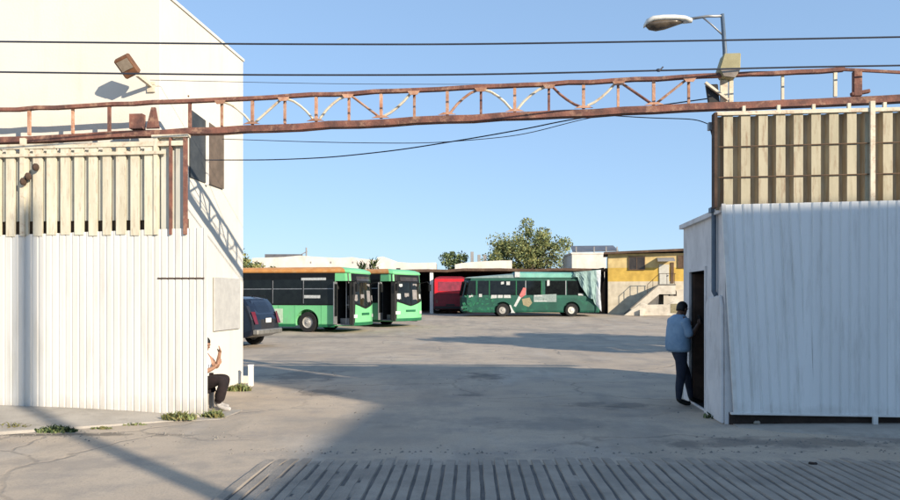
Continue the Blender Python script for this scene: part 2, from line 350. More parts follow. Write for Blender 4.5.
# concrete ramp with grooves at the gate
M['ramp'] = mat('grooved concrete', (.355, .305, .25), (.27, .235, .195), 2.2, .9, .5, bscale=45, c3=(.20, .175, .15), scale3=1.3, amt3=.6)
M['groove_dirt_shade'] = mat('dirt and painted shade in grooves', (.17, .152, .135), (.115, .105, .095), 3, .95, .3)  # darker colour adds shade to the groove floors besides the dirt
M['grit'] = mat('grey grit', (.26, .235, .20), (.14, .13, .115), 20, .95)
def make_ramp():
    """cast concrete apron: ridges with narrow dirt-and-shade-coloured grooves between them, worn flush in places"""
    mb = MB(); rnd = random.Random(3); pitch = .127
    mb.mi = 1; mb.span((-1.9, 3.2, -.02), (9.6, 7.15, .005)); mb.mi = 0
    x = -1.95
    while x < 9.5:
        w = pitch - rnd.uniform(.016, .028)
        far = 7.50 - .012 * abs(x - 1) + rnd.uniform(-.16, .03); segs = 16; rings = []
        for i in range(segs + 1):
            y = 3.25 + (far - 3.25) * i / segs
            sk = .030 * (y - 7.4); j = lambda: rnd.uniform(-.005, .005)
            h = (.019 + rnd.uniform(-.003, .003)) * (1 if i < segs else .1)
            rings.append([(x + sk + j(), y, -.004), (x + sk + .010 + j(), y, h), (x + sk + w - .010 + j(), y, h), (x + sk + w + j(), y, -.004)])
        mb.loft(rings, close=False, caps=False)
        worn = .22 if x < -.9 or x > 4.2 else .03
        y = 3.4
        while y < far - .25:
            L_ = rnd.uniform(.35, 1.1); hf = rnd.uniform(.012, .017)
            if rnd.random() < worn:
                s0 = .030 * (y - 7.4); s1 = .030 * (y + L_ - 7.4); a, b_ = x + w - .012, x + pitch + .012; ye = min(y + L_, far - .1)
                mb.loft([[(a + s0, y, 0), (b_ + s0, y, 0)], [(a + s0, y + .12, hf), (b_ + s0, y + .12, hf)], [(a + s1, ye - .12, hf), (b_ + s1, ye - .12, hf)], [(a + s1, ye, 0), (b_ + s1, ye, 0)]], close=False, caps=False)
            y += L_
        x += pitch
    tag(mb.build('concrete_ramp', ['ramp', 'groove_dirt_shade']), kind='structure')
    # loose grit along the kerbs and the ramp edge
    mb = MB()
    for _ in range(900):
        k = rnd.random()
        if k < .35: px, py = rnd.uniform(-9, -2.6), 8.75 + rnd.gauss(0, .25)
        elif k < .6: px, py = rnd.uniform(-2.5, 9), 7.65 + abs(rnd.gauss(0, .14))
        elif k < .8: px, py = rnd.uniform(3, 9), 8.3 + rnd.gauss(0, .2)
        else: px, py = rnd.uniform(-6, 6), rnd.uniform(6.2, 16)
        r = rnd.uniform(.006, .018) * (1.6 if rnd.random() < .06 else 1); a = rnd.uniform(0, 3)
        v = [mb.b.verts.new((px + r * math.cos(a + t) * q_, py + r * math.sin(a + t), z)) for t, z, q_ in ((0, 0, 1.2), (1.6, 0, 1), (3.1, 0, 1.3), (4.7, 0, 1))] + [mb.b.verts.new((px + r * .2, py, r * .9))]
        for q_ in range(4): mb._f([v[q_], v[(q_ + 1) % 4], v[4]])
    tag(mb.build('gravel', 'grit'), 'loose grit scattered along the kerbs and over the yard entrance', kind='stuff'); 
make_ramp()

# pavements
M['pavement'] = mat('dusty concrete pavement', (.42, .38, .325), (.33, .295, .25), 1.3, .92, .4, bscale=30, c3=(.22, .20, .17), scale3=2.5, amt3=.5)
def make_pavement(pts, h0, h1, front):
    mb = MB()
    rings = []
    for (s, h, w) in pts:
        rings.append([g(s, .35, -.03), g(s, .35, h), g(s, -.3, h), g(s, -w, h * .35 + .004), g(s, -w - .05, -.03)])
    mb.loft(rings, close=True, caps=True)
    return tag(mb.build('pavement', 'pavement'), kind='structure')
make_pavement([(-24, .13, 2.2), (-9, .13, 2.2), (-7.2, .13, 2.15), (-5.6, .10, 1.85), (-4.6, .065, 1.2), (-3.9, .03, .72), (-3.2, .006, .45)], 0, 0, 0)
make_pavement([(3.85, .008, .35), (4.3, .02, .62), (5.2, .045, .8), (6.5, .07, 1.02), (9, .10, 1.2), (22, .12, 1.3)], 0, 0, 0)

# ------------------------------------------------------------------ gate truss
def make_truss():
    S0 = -13.0; S1 = 12.0
    def zb(s): return 4.195 + .0218 * s          # underside of the lower chord
    def zt(s): return 4.66 + .0178 * s           # top chord
    t = gthing('gate_truss', 'rusty red steel lattice truss spanning the gateway between both fences', 'truss', 0, 0)
    mb = MB()                                     # lower chord: box with lips, slightly wavy
    n = 60; rnd = random.Random(5)
    rings = []
    for i in range(n + 1):
        s = S0 + (S1 - S0) * i / n; z = zb(s) + rnd.uniform(-.010, .010)
        rings.append([(s, -.07, z), (s, .07, z), (s, .07, z + .09), (s, -.07, z + .09)])
    mb.loft(rings); mb.build('lower_chord', 'rust', t)
    mb = MB(); mb.span((S0, -.105, zb(0) - 5), (S0 + .01, -.1, zb(0) - 4.99)); mb.b.free()
    mb = MB(); rings = []
    e = 5.33
    for i in range(n + 1):
        s = S0 + (e - S0) * i / n; z = zt(s) + rnd.uniform(-.008, .008)
        rings.append([(s, -.04, z), (s, .04, z), (s, .04, z + .05), (s, -.04, z + .05)])
    mb.loft(rings); mb.build('upper_chord', 'rust', t)
    mb = MB(); mb.bar((e, 0, zt(e) + .03), (7.4, .0, zb(7.4) + .25), .035, .035); mb.build('end_brace', 'rust', t)
    # verticals
    pitch = .478; k = 0
    base = (481 - 450) / F * 9.92
    verts = [base + pitch * i for i in range(-9, 7)] + [-6.4, -5.72, -5.12, 4.55, 5.22, -7.5]
    for i, s in enumerate(verts):
        odd = (i + 1) % 2
        mb = MB(); w = .042 if odd else .034
        y0 = .0 if odd else .03
        mb.box((s, y0, (zb(s) + .115 + zt(s)) / 2), (w, .035, zt(s) - zb(s) - .11))
        mb.build('upright', ('rust' if rnd.random() < .3 and s < 4 else 'faded_rust') if s < 4 else 'cream_rail', t)
    # diagonals (missing in places, bent in others)
    for i in range(-8, 6):
        s = base + pitch * i
        a, b = (s, s + pitch) if i % 2 == 0 else (s + pitch, s)      # a: top end
        if i in (-2,): continue
        bend = rnd.choice([0, 0, .05, -.04]); short = rnd.uniform(.02, .12)
        a2 = a + (b - a) * .10; b2 = b - (b - a) * short
        za = zt(a) - .015; zbb = zb(b) + .12 + .3 * short
        mid = Vector(((a2 + b2) / 2, .0, (za + zbb) / 2 + bend))
        pts = [Vector((a2, 0, za)), (Vector((a2, 0, za)) + mid) / 2 + Vector((0, 0, bend * .3)), mid, (Vector((b2, 0, zbb)) + mid) / 2 + Vector((0, 0, bend * .3)), Vector((b2, 0, zbb))]
        mb = MB(); mb.tube(pts, .019, 6)
        mb.build('diagonal', rnd.choice(['faded_rust', 'rust', 'cream_rail', 'faded_rust']), t)
    for i in range(-8, 7):                       # gusset plates where diagonals meet
        s = base + pitch * i
        mb = MB()
        if i % 2 == 0: mb.prism([(s - .09, -.045, zt(s) + .005), (s + .09, -.045, zt(s) + .005), (s + .05, -.045, zt(s) - .05), (s - .05, -.045, zt(s) - .05)], (0, .012, 0))
        else: mb.prism([(s - .13, -.045, zb(s) + .112), (s + .13, -.045, zb(s) + .112), (s + .05, -.045, zb(s) + .145), (s - .05, -.045, zb(s) + .145)], (0, .012, 0))
        mb.build('gusset_plate', 'faded_rust', t)
    mb = MB(); mb.box((5.5, .0, zb(5.5) + .27), (.11, .07, .34)); mb.bar((5.42, 0, zb(5.5) + .13), (5.66, 0, zb(5.5) + .17), .06, .05); mb.build('post_stub', 'rust', t, bevel=.008)
    mb = MB(); mb.span((-4.75, -.10, zb(-4.6) + .11), (-4.55, .0, zb(-4.6) + .33)); mb.prism([(-4.5, -.08, zb(-4.5) + .11), (-4.42, -.08, zb(-4.5) + .42), (-4.36, -.08, zb(-4.5) + .42), (-4.30, -.08, zb(-4.5) + .11)], (0, .03, 0)); mb.build('bracket', 'rust', t)
    return t
make_truss()

# ------------------------------------------------------------------ corrugated sheets
def sheet(s0, s1, z0, z1, name, m, parent, period=.105, depth=.012, t=0.0, tilt=0.0, ratio=.76, recess=None, slant=0.0):
    """one corrugated panel, ribs vertical, with a real back face"""
    prof = []; s = s0
    sl = period * .10
    while s < s1 - 1e-4:
        a = min(s + period * (1 - ratio) - sl, s1); prof += [(s, depth), (a, depth)]
        b = min(a + sl, s1); c = min(s + period - sl, s1)
        prof += [(b, 0), (c, 0)]
        s += period
    out = []
    for p in prof:
        if not out or (Vector(p) - Vector(out[-1])).length > 1e-4: out.append(p)
    mb = MB(); th = .003
    lo = [mb.b.verts.new((p[0] + slant, t + p[1], z0 + tilt * (p[0] - s0))) for p in out]
    hi = [mb.b.verts.new((p[0], t + p[1], z1 + tilt * (p[0] - s0))) for p in out]
    for k in range(len(out) - 1):
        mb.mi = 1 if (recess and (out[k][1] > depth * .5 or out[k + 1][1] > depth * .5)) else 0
        mb._f([lo[k], lo[k + 1], hi[k + 1], hi[k]])
    o = mb.build(name, [m, recess] if recess else m, parent)
    sd = o.modifiers.new('thickness', 'SOLIDIFY'); sd.thickness = th; sd.offset = 0
    return o

# left fence
def left_fence():
    S1 = -3.51
    f = gthing('corrugated_fence', 'white corrugated sheet fence left of the gateway topped with cream slats', 'fence', 0, -.256)
    edges = [-13.0, -11.9, -10.8, -9.75, -8.7, -7.66, -6.6, -5.55, -4.5, S1]
    rnd = random.Random(2)
    for a, b in zip(edges, edges[1:]):
        z1 = 2.70 + .024 * (((a + b) / 2) - S1)
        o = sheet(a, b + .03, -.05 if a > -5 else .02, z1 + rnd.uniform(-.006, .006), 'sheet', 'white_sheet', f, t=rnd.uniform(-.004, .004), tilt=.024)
    mb = MB(); mb.span((-4.22, -.012, 1.98), (S1 - .01, -.003, 2.0)); mb.build('lap_seam', 'brown_dark', f)
    mb = MB(); mb.span((S1 - .07, .03, 0), (S1 - .005, .09, 2.66)); mb.build('end_post', 'white_paint', f)
    # upper part: backing sheet, rusty bottom beam, slats, rails
    mb = MB(); mb.span((-13, .10, 2.50), (-3.82, .14, 2.86)); mb.build('bottom_beam', 'window_brown', f)
    sheet(-13, -4.22, 2.84, 3.88, 'backing_sheet', 'cream_sheet', f, period=.215, depth=.05, t=.045, ratio=.5)
    s = -12.95; k = 0
    while s < -4.3:
        mb = MB(); mb.box((s, .0, 3.27), (.135 + rnd.uniform(-.012, .012), .03, 1.30 + rnd.uniform(-.03, .02))); mb.build('slat', 'cream_slat', f)
        s += .215; k += 1
    for nm, z, h, t0 in (('top_rail', 3.90, .07, -.012), ('upper_rail', 3.78, .045, -.03)):
        mb = MB(); mb.span((-13, t0 - .02, z), (-4.1 if nm == 'upper_rail' else -3.8, t0 + .02, z + h)); mb.build(nm, 'cream_rail', f)
    # plain tall end panel with two posts
    sheet(-4.24, -3.80, 2.64, 4.02, 'end_panel', 'cream_sheet', f, period=.22, depth=.03, t=.03, ratio=.75)
    for s, m_, w in ((-4.24, 'cream_slat', .06), (-4.02, 'rust', .03), (-3.80, 'rust', .045), (-6.3, 'cream_rail', .07)):
        mb = MB(); mb.span((s - w / 2, -.035, 2.62), (s + w / 2, .02, 4.06)); mb.build('post', m_, f)
    mb = MB(); mb.span((-4.3, -.04, 4.02), (-3.75, .05, 4.06)); mb.build('cap_rail', 'cream_rail', f)
    for px, py in ((32, 182), (37, 177), (45, 168)):
        s = (px - 450) * 10.4 / F - .04
        mb = MB(); mb.ball((s, -.07, EYE + (297 - py) * 10.3 / F), (.045, .05, .06), 8, 6); mb.build('rusty_knob', 'brown_dark', f)
left_fence()

# right fence
def right_fence():
    S0 = 3.70
    f = gthing('corrugated_fence', 'bluish white corrugated sheet fence right of the gateway under tan container sheet', 'fence', 0, -.2)
    edges = [S0, 4.74, 5.8, 6.86, 7.9, 8.96, 10.0, 12.0]; rnd = random.Random(4)
    for i, (a, b) in enumerate(zip(edges, edges[1:])):
        sheet(a - .03 if i else a, b, .16, 2.96 + .012 * (a - S0), 'sheet', 'shaded_white_sheet', f, period=.12, depth=.02, t=rnd.uniform(-.004, .004), tilt=.012, slant=0.14 if i == 0 else 0.0)
    mb = MB(); mb.prism([(S0 - .02, -.02, 2.97), (S0 + .03, -.02, 2.97), (S0 + .19, -.02, .15), (S0 + .14, -.02, .15)], (0, .04, 0)); mb.build('edge_trim', 'white_paint', f)
    mb = MB(); mb.span((S0 + .1, .06, -.02), (12, .12, .162)); mb.build('footing', 'dark_gap', f)
    mb = MB(); mb.span((S0 + .1, -.03, .148), (12, .03, .172)); mb.build('bottom_rail', 'white_paint', f)
    for s in (5.62, 8.2):
        mb = MB(); mb.span((s - .03, -.05, 0), (s + .03, -.012, .16)); mb.build('leg', 'white_paint', f)
    # upper container sheet
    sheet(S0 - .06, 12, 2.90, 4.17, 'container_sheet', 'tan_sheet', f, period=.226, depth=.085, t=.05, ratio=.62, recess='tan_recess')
    mb = MB(); mb.span((S0 - .08, .02, 4.165), (12, .075, 4.215)); mb.build('top_rail', 'cream_rail', f)
    for z in (3.74, 3.33):
        mb = MB(); mb.tube([(S0 - .05, .03, z), (6, .034, z + .015), (9, .03, z - .01), (12, .03, z)], .008, 6); mb.build('tie_rod', 'brown_wood', f)
    mb = MB(); mb.span((S0 - .11, .0, 2.92), (S0 - .07, .14, 4.2)); mb.build('end_angle', 'brown_dark', f)
    mb = MB(); mb.span((5.58, .0, 2.9), (5.64, .045, 4.3)); mb.build('post', 'cream_rail', f)
    s = 4.0
    while s < 11:
        mb = MB(); mb.span((s - .02, .08, 4.215), (s + .02, .12, 4.30)); mb.build('spacer', 'cream_rail' if int(s * 10) % 3 else 'rust', f)
        s += .45
right_fence()

# ------------------------------------------------------------------ left building
def left_building():
    s0, t0 = -4.53, .39; W = 10; D = 3.25; H = 6.44
    b = gthing('white_building', 'tall plain cream plastered building behind the left fence with slanted window', 'building', s0, t0)
    mb = MB(); mb.prism([(-W, 0, 0), (0, 0, 0), (0, D, 0), (-W, D, 0)], (0, 0, H)); mb.build('wall', 'plaster', b, bevel=.012)
    mb = MB(); mb.span((-W - .02, -.02, H), (.02, D + .02, H + .05)); mb.build('parapet_cap', 'plaster', b)
    # window on the side wall: px 189..222 on the plane x = 0
    def yy(px):                                   # distance along the side wall under this column
        k = (px - 450) / F; o = g(s0, t0)
        return (k * o.y - o.x) / (GV.x - k * GV.y)
    ya, yc, ybx = yy(189), yy(205), yy(222)
    def pz(px, py):
        d = g(s0, t0 + yy(px)).y; return EYE + (297 - py) * d / F
    mb = MB(); mb.prism([(.004, ya, pz(189, 177)), (.004, yc, pz(205, 183)), (.004, yc, pz(205, 121)), (.004, ya, pz(189, 109))], (.02, 0, 0)); mb.build('window', 'blue_glass', b)
    mb = MB(); mb.prism([(.004, yc + .02, pz(205, 183)), (.004, ybx, pz(222, 189)), (.004, ybx, pz(222, 133)), (.004, yc + .02, pz(205, 121))], (.035, 0, 0)); mb.build('window_shutter', 'window_brown', b)
    mb = MB(); mb.prism([(.004, yc - .02, pz(205, 185)), (.004, yc + .015, pz(205, 185)), (.004, yc + .015, pz(205, 119)), (.004, yc - .02, pz(205, 119))], (.06, 0, 0)); mb.build('window_frame', 'white_paint', b)
    mb = MB(); mb.span((.002, ya - .05, pz(200, 120) - .0 + .28), (.015, ya - .02, pz(200, 120) + .3)); mb.build('stain_hook', 'lamp_rust', b)
    mb = MB(); mb.box((.025, yy(226), EYE - .13), (.03, yy(237) - yy(211), .98)); o = mb.build('notice_board', 'notice', b, bevel=.006)
    mb = MB(); mb.box((.0, yy(160) + .0, 2), (.01, .01, .01)); mb.b.free()
    mb = MB(); mb.span((-.02, D - .06, 0), (.10, D + .04, .14)); mb.build('plinth', 'plaster', b)
    # fuse box by the flood lamp
    # flood lamp: hangs from the front wall
    fl = thing('flood_lamp', 'rusty rectangular flood lamp on the cream wall at upper left', 'flood lamp', g(s0 - .20, t0, 5.06), GA)
    mb = MB(); mb.box((.06, -.015, -.1), (.12, .03, .16)); mb.bar((.06, -.02, -.08), (.03, -.36, -.02), .05, .05); mb.build('bracket', 'cream_rail', fl)
    mt = Matrix.Translation((-.10, -.40, .10)) @ Matrix.Rotation(R(-24), 4, 'Y') @ Matrix.Rotation(R(38), 4, 'X')
    mb = MB(); mb.box(None, (.24, .13, .30), mtx=mt); mb.build('housing', 'lamp_rust', fl, bevel=.02)
    mb = MB(); mb.box(None, (.18, .012, .15), mtx=mt @ Matrix.Translation((0, -.071, .04))); mb.build('glass', 'lamp_lens', fl)
    mb = MB(); mb.box(None, (.26, .02, .32), mtx=mt @ Matrix.Translation((0, -.062, 0))); mb.b.free()
left_building()

# ------------------------------------------------------------------ guard room right
def guard_room():
    s0, t0 = 3.75, -.12; D = 2.41; W = 4.6; H = 2.87
    r = gthing('guard_room', 'low whitewashed gatehouse with an open dark doorway beside the right fence', 'gatehouse', s0, t0)
    mb = MB(); mb.span((0, 0, -.02), (W, D, H)); o = mb.build('wall', 'room_wall', r)
    ydr0, ydr1 = .98, 1.92
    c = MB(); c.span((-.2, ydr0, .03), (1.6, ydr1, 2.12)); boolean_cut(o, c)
    mb = MB(); mb.span((1.2, ydr0 - .3, .0), (1.25, ydr1 + .3, 2.3)); mb.b.free()
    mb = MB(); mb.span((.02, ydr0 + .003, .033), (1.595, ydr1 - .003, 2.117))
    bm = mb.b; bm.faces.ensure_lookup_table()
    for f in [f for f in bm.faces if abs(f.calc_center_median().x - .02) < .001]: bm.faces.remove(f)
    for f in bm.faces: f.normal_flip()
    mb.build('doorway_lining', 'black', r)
    mb = MB(); mb.span((-.025, ydr0 - .06, .0), (.05, ydr0, 2.18)); mb.span((-.025, ydr1, .0), (.05, ydr1 + .06, 2.18)); mb.span((-.025, ydr0, 2.12), (.05, ydr1, 2.18)); mb.build('door_frame', 'room_wall', r)
    mb = MB(); mb.span((.04, ydr1 - .05, .05), (.72, ydr1 - .01, 2.09)); mb.build('door', 'brown_dark', r)
    mb = MB(); mb.span((-.06, -.02, H), (W, D + .06, H + .07)); mb.build('roof_slab', 'room_wall', r)
    mb = MB(); mb.tube([(-.05, .36, 2.93), (-.05, .36, 1.80), (-.02, .36, 1.74)], .034, 8); mb.box((-.05, .36, 2.94), (.11, .14, .07)); mb.build('drain_pipe', 'pole_blue', r)
    mb = MB(); mb.prism([(-.05, .02, 0), (-.05, .82, 0), (-.05, .80, 1.62), (-.05, .70, 1.72), (-.05, .1, 1.74), (-.05, .02, 1.6)], (.049, 0, 0)); mb.build('buttress', 'room_wall', r, bevel=.015)
guard_room()

# ------------------------------------------------------------------ street lamp on the truss
def street_lamp():
    s0 = 3.81
    L_ = gthing('street_lamp', 'cobra head street lamp on a thin pole above the truss', 'street lamp', s0, .10, 4.30)
    def P(px, py): return Vector(((px - 725) * 9.68 / F, 0, EYE + (297 - py) * 9.68 / F - 4.30))
    mb = MB(); mb.tube([P(726, 104), P(725, 50), P(722.5, 14)], [.035, .03, .026], 10); mb.build('pole', 'pole_blue', L_, smooth=True)
    mb = MB(); mb.tube([P(724, 16), P(708, 15.5), P(688, 18)], .02, 8); mb.tube([P(724, 36), P(712, 24), P(704, 17)], .012, 8); mb.build('arm', 'grey_metal', L_, smooth=True)
    # housing: lofted flattened shell
    top = [(693, 17, 3.0), (686, 16, 7), (676, 15.5, 9), (664, 15.5, 10), (654, 16, 9.5), (648, 18, 7), (645.5, 21, 2)]
    rings = []
    for px, py, w in top:
        c = P(px, py + 3); hw = w * 9.68 / F * .95; ring = []
        for k in range(12):
            a = 2 * math.pi * k / 12; zz = math.sin(a)
            ring.append(c + Vector((0, math.cos(a) * hw, (zz * .072 if zz > 0 else zz * .034) * (w / 10) ** .5)))
        rings.append(ring)
    mb = MB(); mb.loft(rings); mb.build('housing', 'lamp_white', L_, smooth=True)
    rings = []
    for px, dp, w in ((684, 1, 4), (676, 3.5, 7), (667, 6.5, 8.6), (658, 8, 8.6), (651, 6.5, 7), (647, 2.5, 3)):
        hw = w * 9.68 / F * .85; c = P(px, 20.5); dz = dp * 9.68 / F
        rings.append([c + Vector((0, math.cos(math.pi * k / 8) * hw, -math.sin(math.pi * k / 8) * dz)) for k in range(9)])
    mb = MB(); mb.loft(rings); mb.build('bowl', 'lamp_bowl', L_, smooth=True)
    fl = gthing('flood_lamp', 'olive flood lamp box clamped to the truss below the street lamp', 'flood lamp', s0, .05, 4.30)
    def Q(px, py, t=0): return Vector(((px - 725) * 9.63 / F, t, EYE + (297 - py) * 9.63 / F - 4.30))
    mb = MB(); mb.prism([Q(721, 56, -.12), Q(737, 56, -.12), Q(736.5, 73, -.12), Q(731, 81, -.12), Q(720, 79, -.12), Q(716, 72, -.12)], (0, .2, 0)); mb.build('housing', 'olive_box', fl, bevel=.012)
    mb = MB(); mb.prism([Q(717.3, 72.5, -.135), Q(736, 72.5, -.135), Q(731, 80.5, -.135), Q(720.5, 78.8, -.135)], (0, .02, 0)); mb.build('glass', 'lamp_lens', fl)
    mb = MB(); mb.bar(Q(723, 80), Q(723, 103), .1, .03); mb.bar(Q(730, 80), Q(730, 103), .055, .03); mb.bar(Q(704, 83, -.05), Q(726, 101, -.05), .05, .03); mb.build('bracket', 'cream_rail', fl)
    mb = MB(); mb.prism([Q(705, 84, -.02), Q(717, 84, -.02), Q(719, 104, -.02), Q(708, 104, -.02)], (0, .05, 0)); mb.build('ballast_box', 'black', fl, bevel=.01)
street_lamp()

# ------------------------------------------------------------------ overhead wires
def wire(pts, label, r=.012, sagn=10):
    P = [Vector(p) for p in pts]; out = []
    for a, b in zip(P, P[1:]):
        for i in range(sagn): out.append(a.lerp(b, i / sagn))
    out.append(P[-1])
    # smooth the polyline a little
    for _ in range(12):
        out = [out[0]] + [(out[i - 1] + out[i] * 2 + out[i + 1]) / 4 for i in range(1, len(out) - 1)] + [out[-1]]
    o = out[0].copy(); mb = MB(); mb.tube([p - o for p in out], r, 6)
    w = mb.build('overhead_wire', 'wire', loc=o); tag(w, label, 'wire', 'overhead wires')
wire([at(-300, 39, 8.7), at(0, 41.5, 8.8), at(240, 44, 8.9), at(450, 44.5, 9), at(680, 41, 9), at(900, 37, 9), at(1200, 31, 9)], 'topmost overhead wire passing just under the street lamp head', .0115)
wire([at(-300, 68, 8.9), at(0, 72, 9), at(240, 75, 9), at(460, 75, 9), at(660, 70.5, 9.1), at(800, 67, 9.2), at(900, 65.5, 9.2), at(1200, 60, 9.2)], 'second overhead wire running just above the truss with a dark clip on it', .0115)
wire([at(205, 160, 11.3), at(270, 160, 11.1), at(330, 157.5, 10.8), at(400, 150, 10.5), at(480, 137, 10.2), at(530, 128, 10.1), at(560, 121.5, 10.05), at(640, 108, 10), at(712, 98, 9.9)], 'slack black wire drooping below the truss from the left building window', .009)
wire([at(222, 139, 11.6), at(330, 142.5, 11), at(430, 143.5, 10.6), at(520, 136, 10.3), at(590, 117, 10.1), at(650, 110, 10)], 'thin faint wire hanging just under the truss lower chord', .006)
wire([at(586, 114, 9.95), at(650, 118, 9.9), at(696, 119, 9.85), at(713, 126, 9.8)], 'short wire dropping from the truss to the right fence end', .007)
wire([at(150, 80, 10.7), at(330, 84, 10.6), at(520, 84.5, 10.4), at(690, 76, 10.1)], 'thin hairline wire behind the top chord of the truss', .004)
cl = MB(); p = at(658.5, 70.2, 9.1); cl.ball((0, 0, 0), (.035, .02, .022), 8, 6); cl.bar((.02, 0, .0), (.06, 0, .045), .012, .02)
tag(cl.build('wire_clip', 'wire', loc=p), 'small dark clip on the second overhead wire near the lamp', 'clip')

# junction bits at the right fence end
def fence_box():
    p = at(713, 128, 9.55)
    b = thing('junction_box', 'small dark junction box with dangling cable on right fence end', 'junction box', p)
    mb = MB(); mb.box((-.03, 0, .02), (.08, .06, .11)); mb.build('box', 'grey_metal', b, bevel=.006)
    mb = MB(); mb.tube([(-.03, 0, -.03), (.0, 0, -.14), (-.01, -.01, -.24), (.02, 0, -.42), (.03, 0, -.75)], .009, 6); mb.build('cable', 'wire', b)
fence_box()

# small white post at the corner of the left building
def bollard():
    p = Vector(((248.5 - 450) * 13.6 / F + .06, 13.55, 0))
    mb = MB(); mb.span((-.045, -.045, -.02), (.045, .045, .38)); mb.span((-.05, -.05, .38), (.05, .05, .41))
    tag(mb.build('post', 'white_paint', loc=p, bevel=.008), 'short white post by the corner of the cream building', 'post')
bollard()

# ------------------------------------------------------------------ buses
def wheel(parent, x, y, z, r, side, m='rim', w=.26):
    """side -1: faces the near side"""
    wl = MB()
    wl.lathe([(-w / 2 + .01, r * .55), (-w / 2, r * .62), (-w / 2, r * .93), (-w / 2 + .04, r), (w / 2 - .04, r), (w / 2, r * .93), (w / 2, r * .62), (w / 2 - .01, r * .55)], (0, 0, 0), 'y', 28, caps=False)
    W = bpy.data.objects.new('wheel', None); COL.objects.link(W); W.parent = parent; W.location = (x, y, z); W.empty_display_size = .1
    wl.build('tyre', 'rubber', W, smooth=False)
    rm = MB(); s = side
    rm.lathe([(s * (w / 2 - .015), .02), (s * (w / 2 - .01), r * .16), (s * (w / 2 - .05), r * .2), (s * (w / 2 - .07), r * .5), (s * (w / 2 - .005), r * .58), (s * (w / 2 - .03), r * .6), (0, r * .6), (0, .02)], (0, 0, 0), 'y', 28)
    rm.build('rim', m, W)
    nb = MB()
    for k in range(8):
        a = k * math.pi / 4; nb.ball((r * .3 * math.cos(a), s * (w / 2 - .055), r * .3 * math.sin(a)), .02, 6, 4)
    nb.build('wheel_nut', 'rim', W)
    return W

def outline(L, W, ins=0.0, rake=0.0, bulge=.22, xr=0.0):
    half = W / 2; pts = []
    pts += [(-L + ins + .12, ins), (-L + ins, ins + .15)]
    pts = [(-L + ins, W - .15 - ins), (-L + ins, .15 + ins), (-L + .12 + ins, ins)]
    fr = []
    for u in (-1, -.93, -.8, -.5, 0, .5, .8, .93, 1):
        y = half + u * (half - ins)
        x = -bulge * (abs(u) ** 3.2) - ins - rake - (0.16 if abs(u) == 1 else 0)
        fr.append((x, y))
    pts += fr
    pts += [(-L + .12 + ins, W - ins)]
    return pts

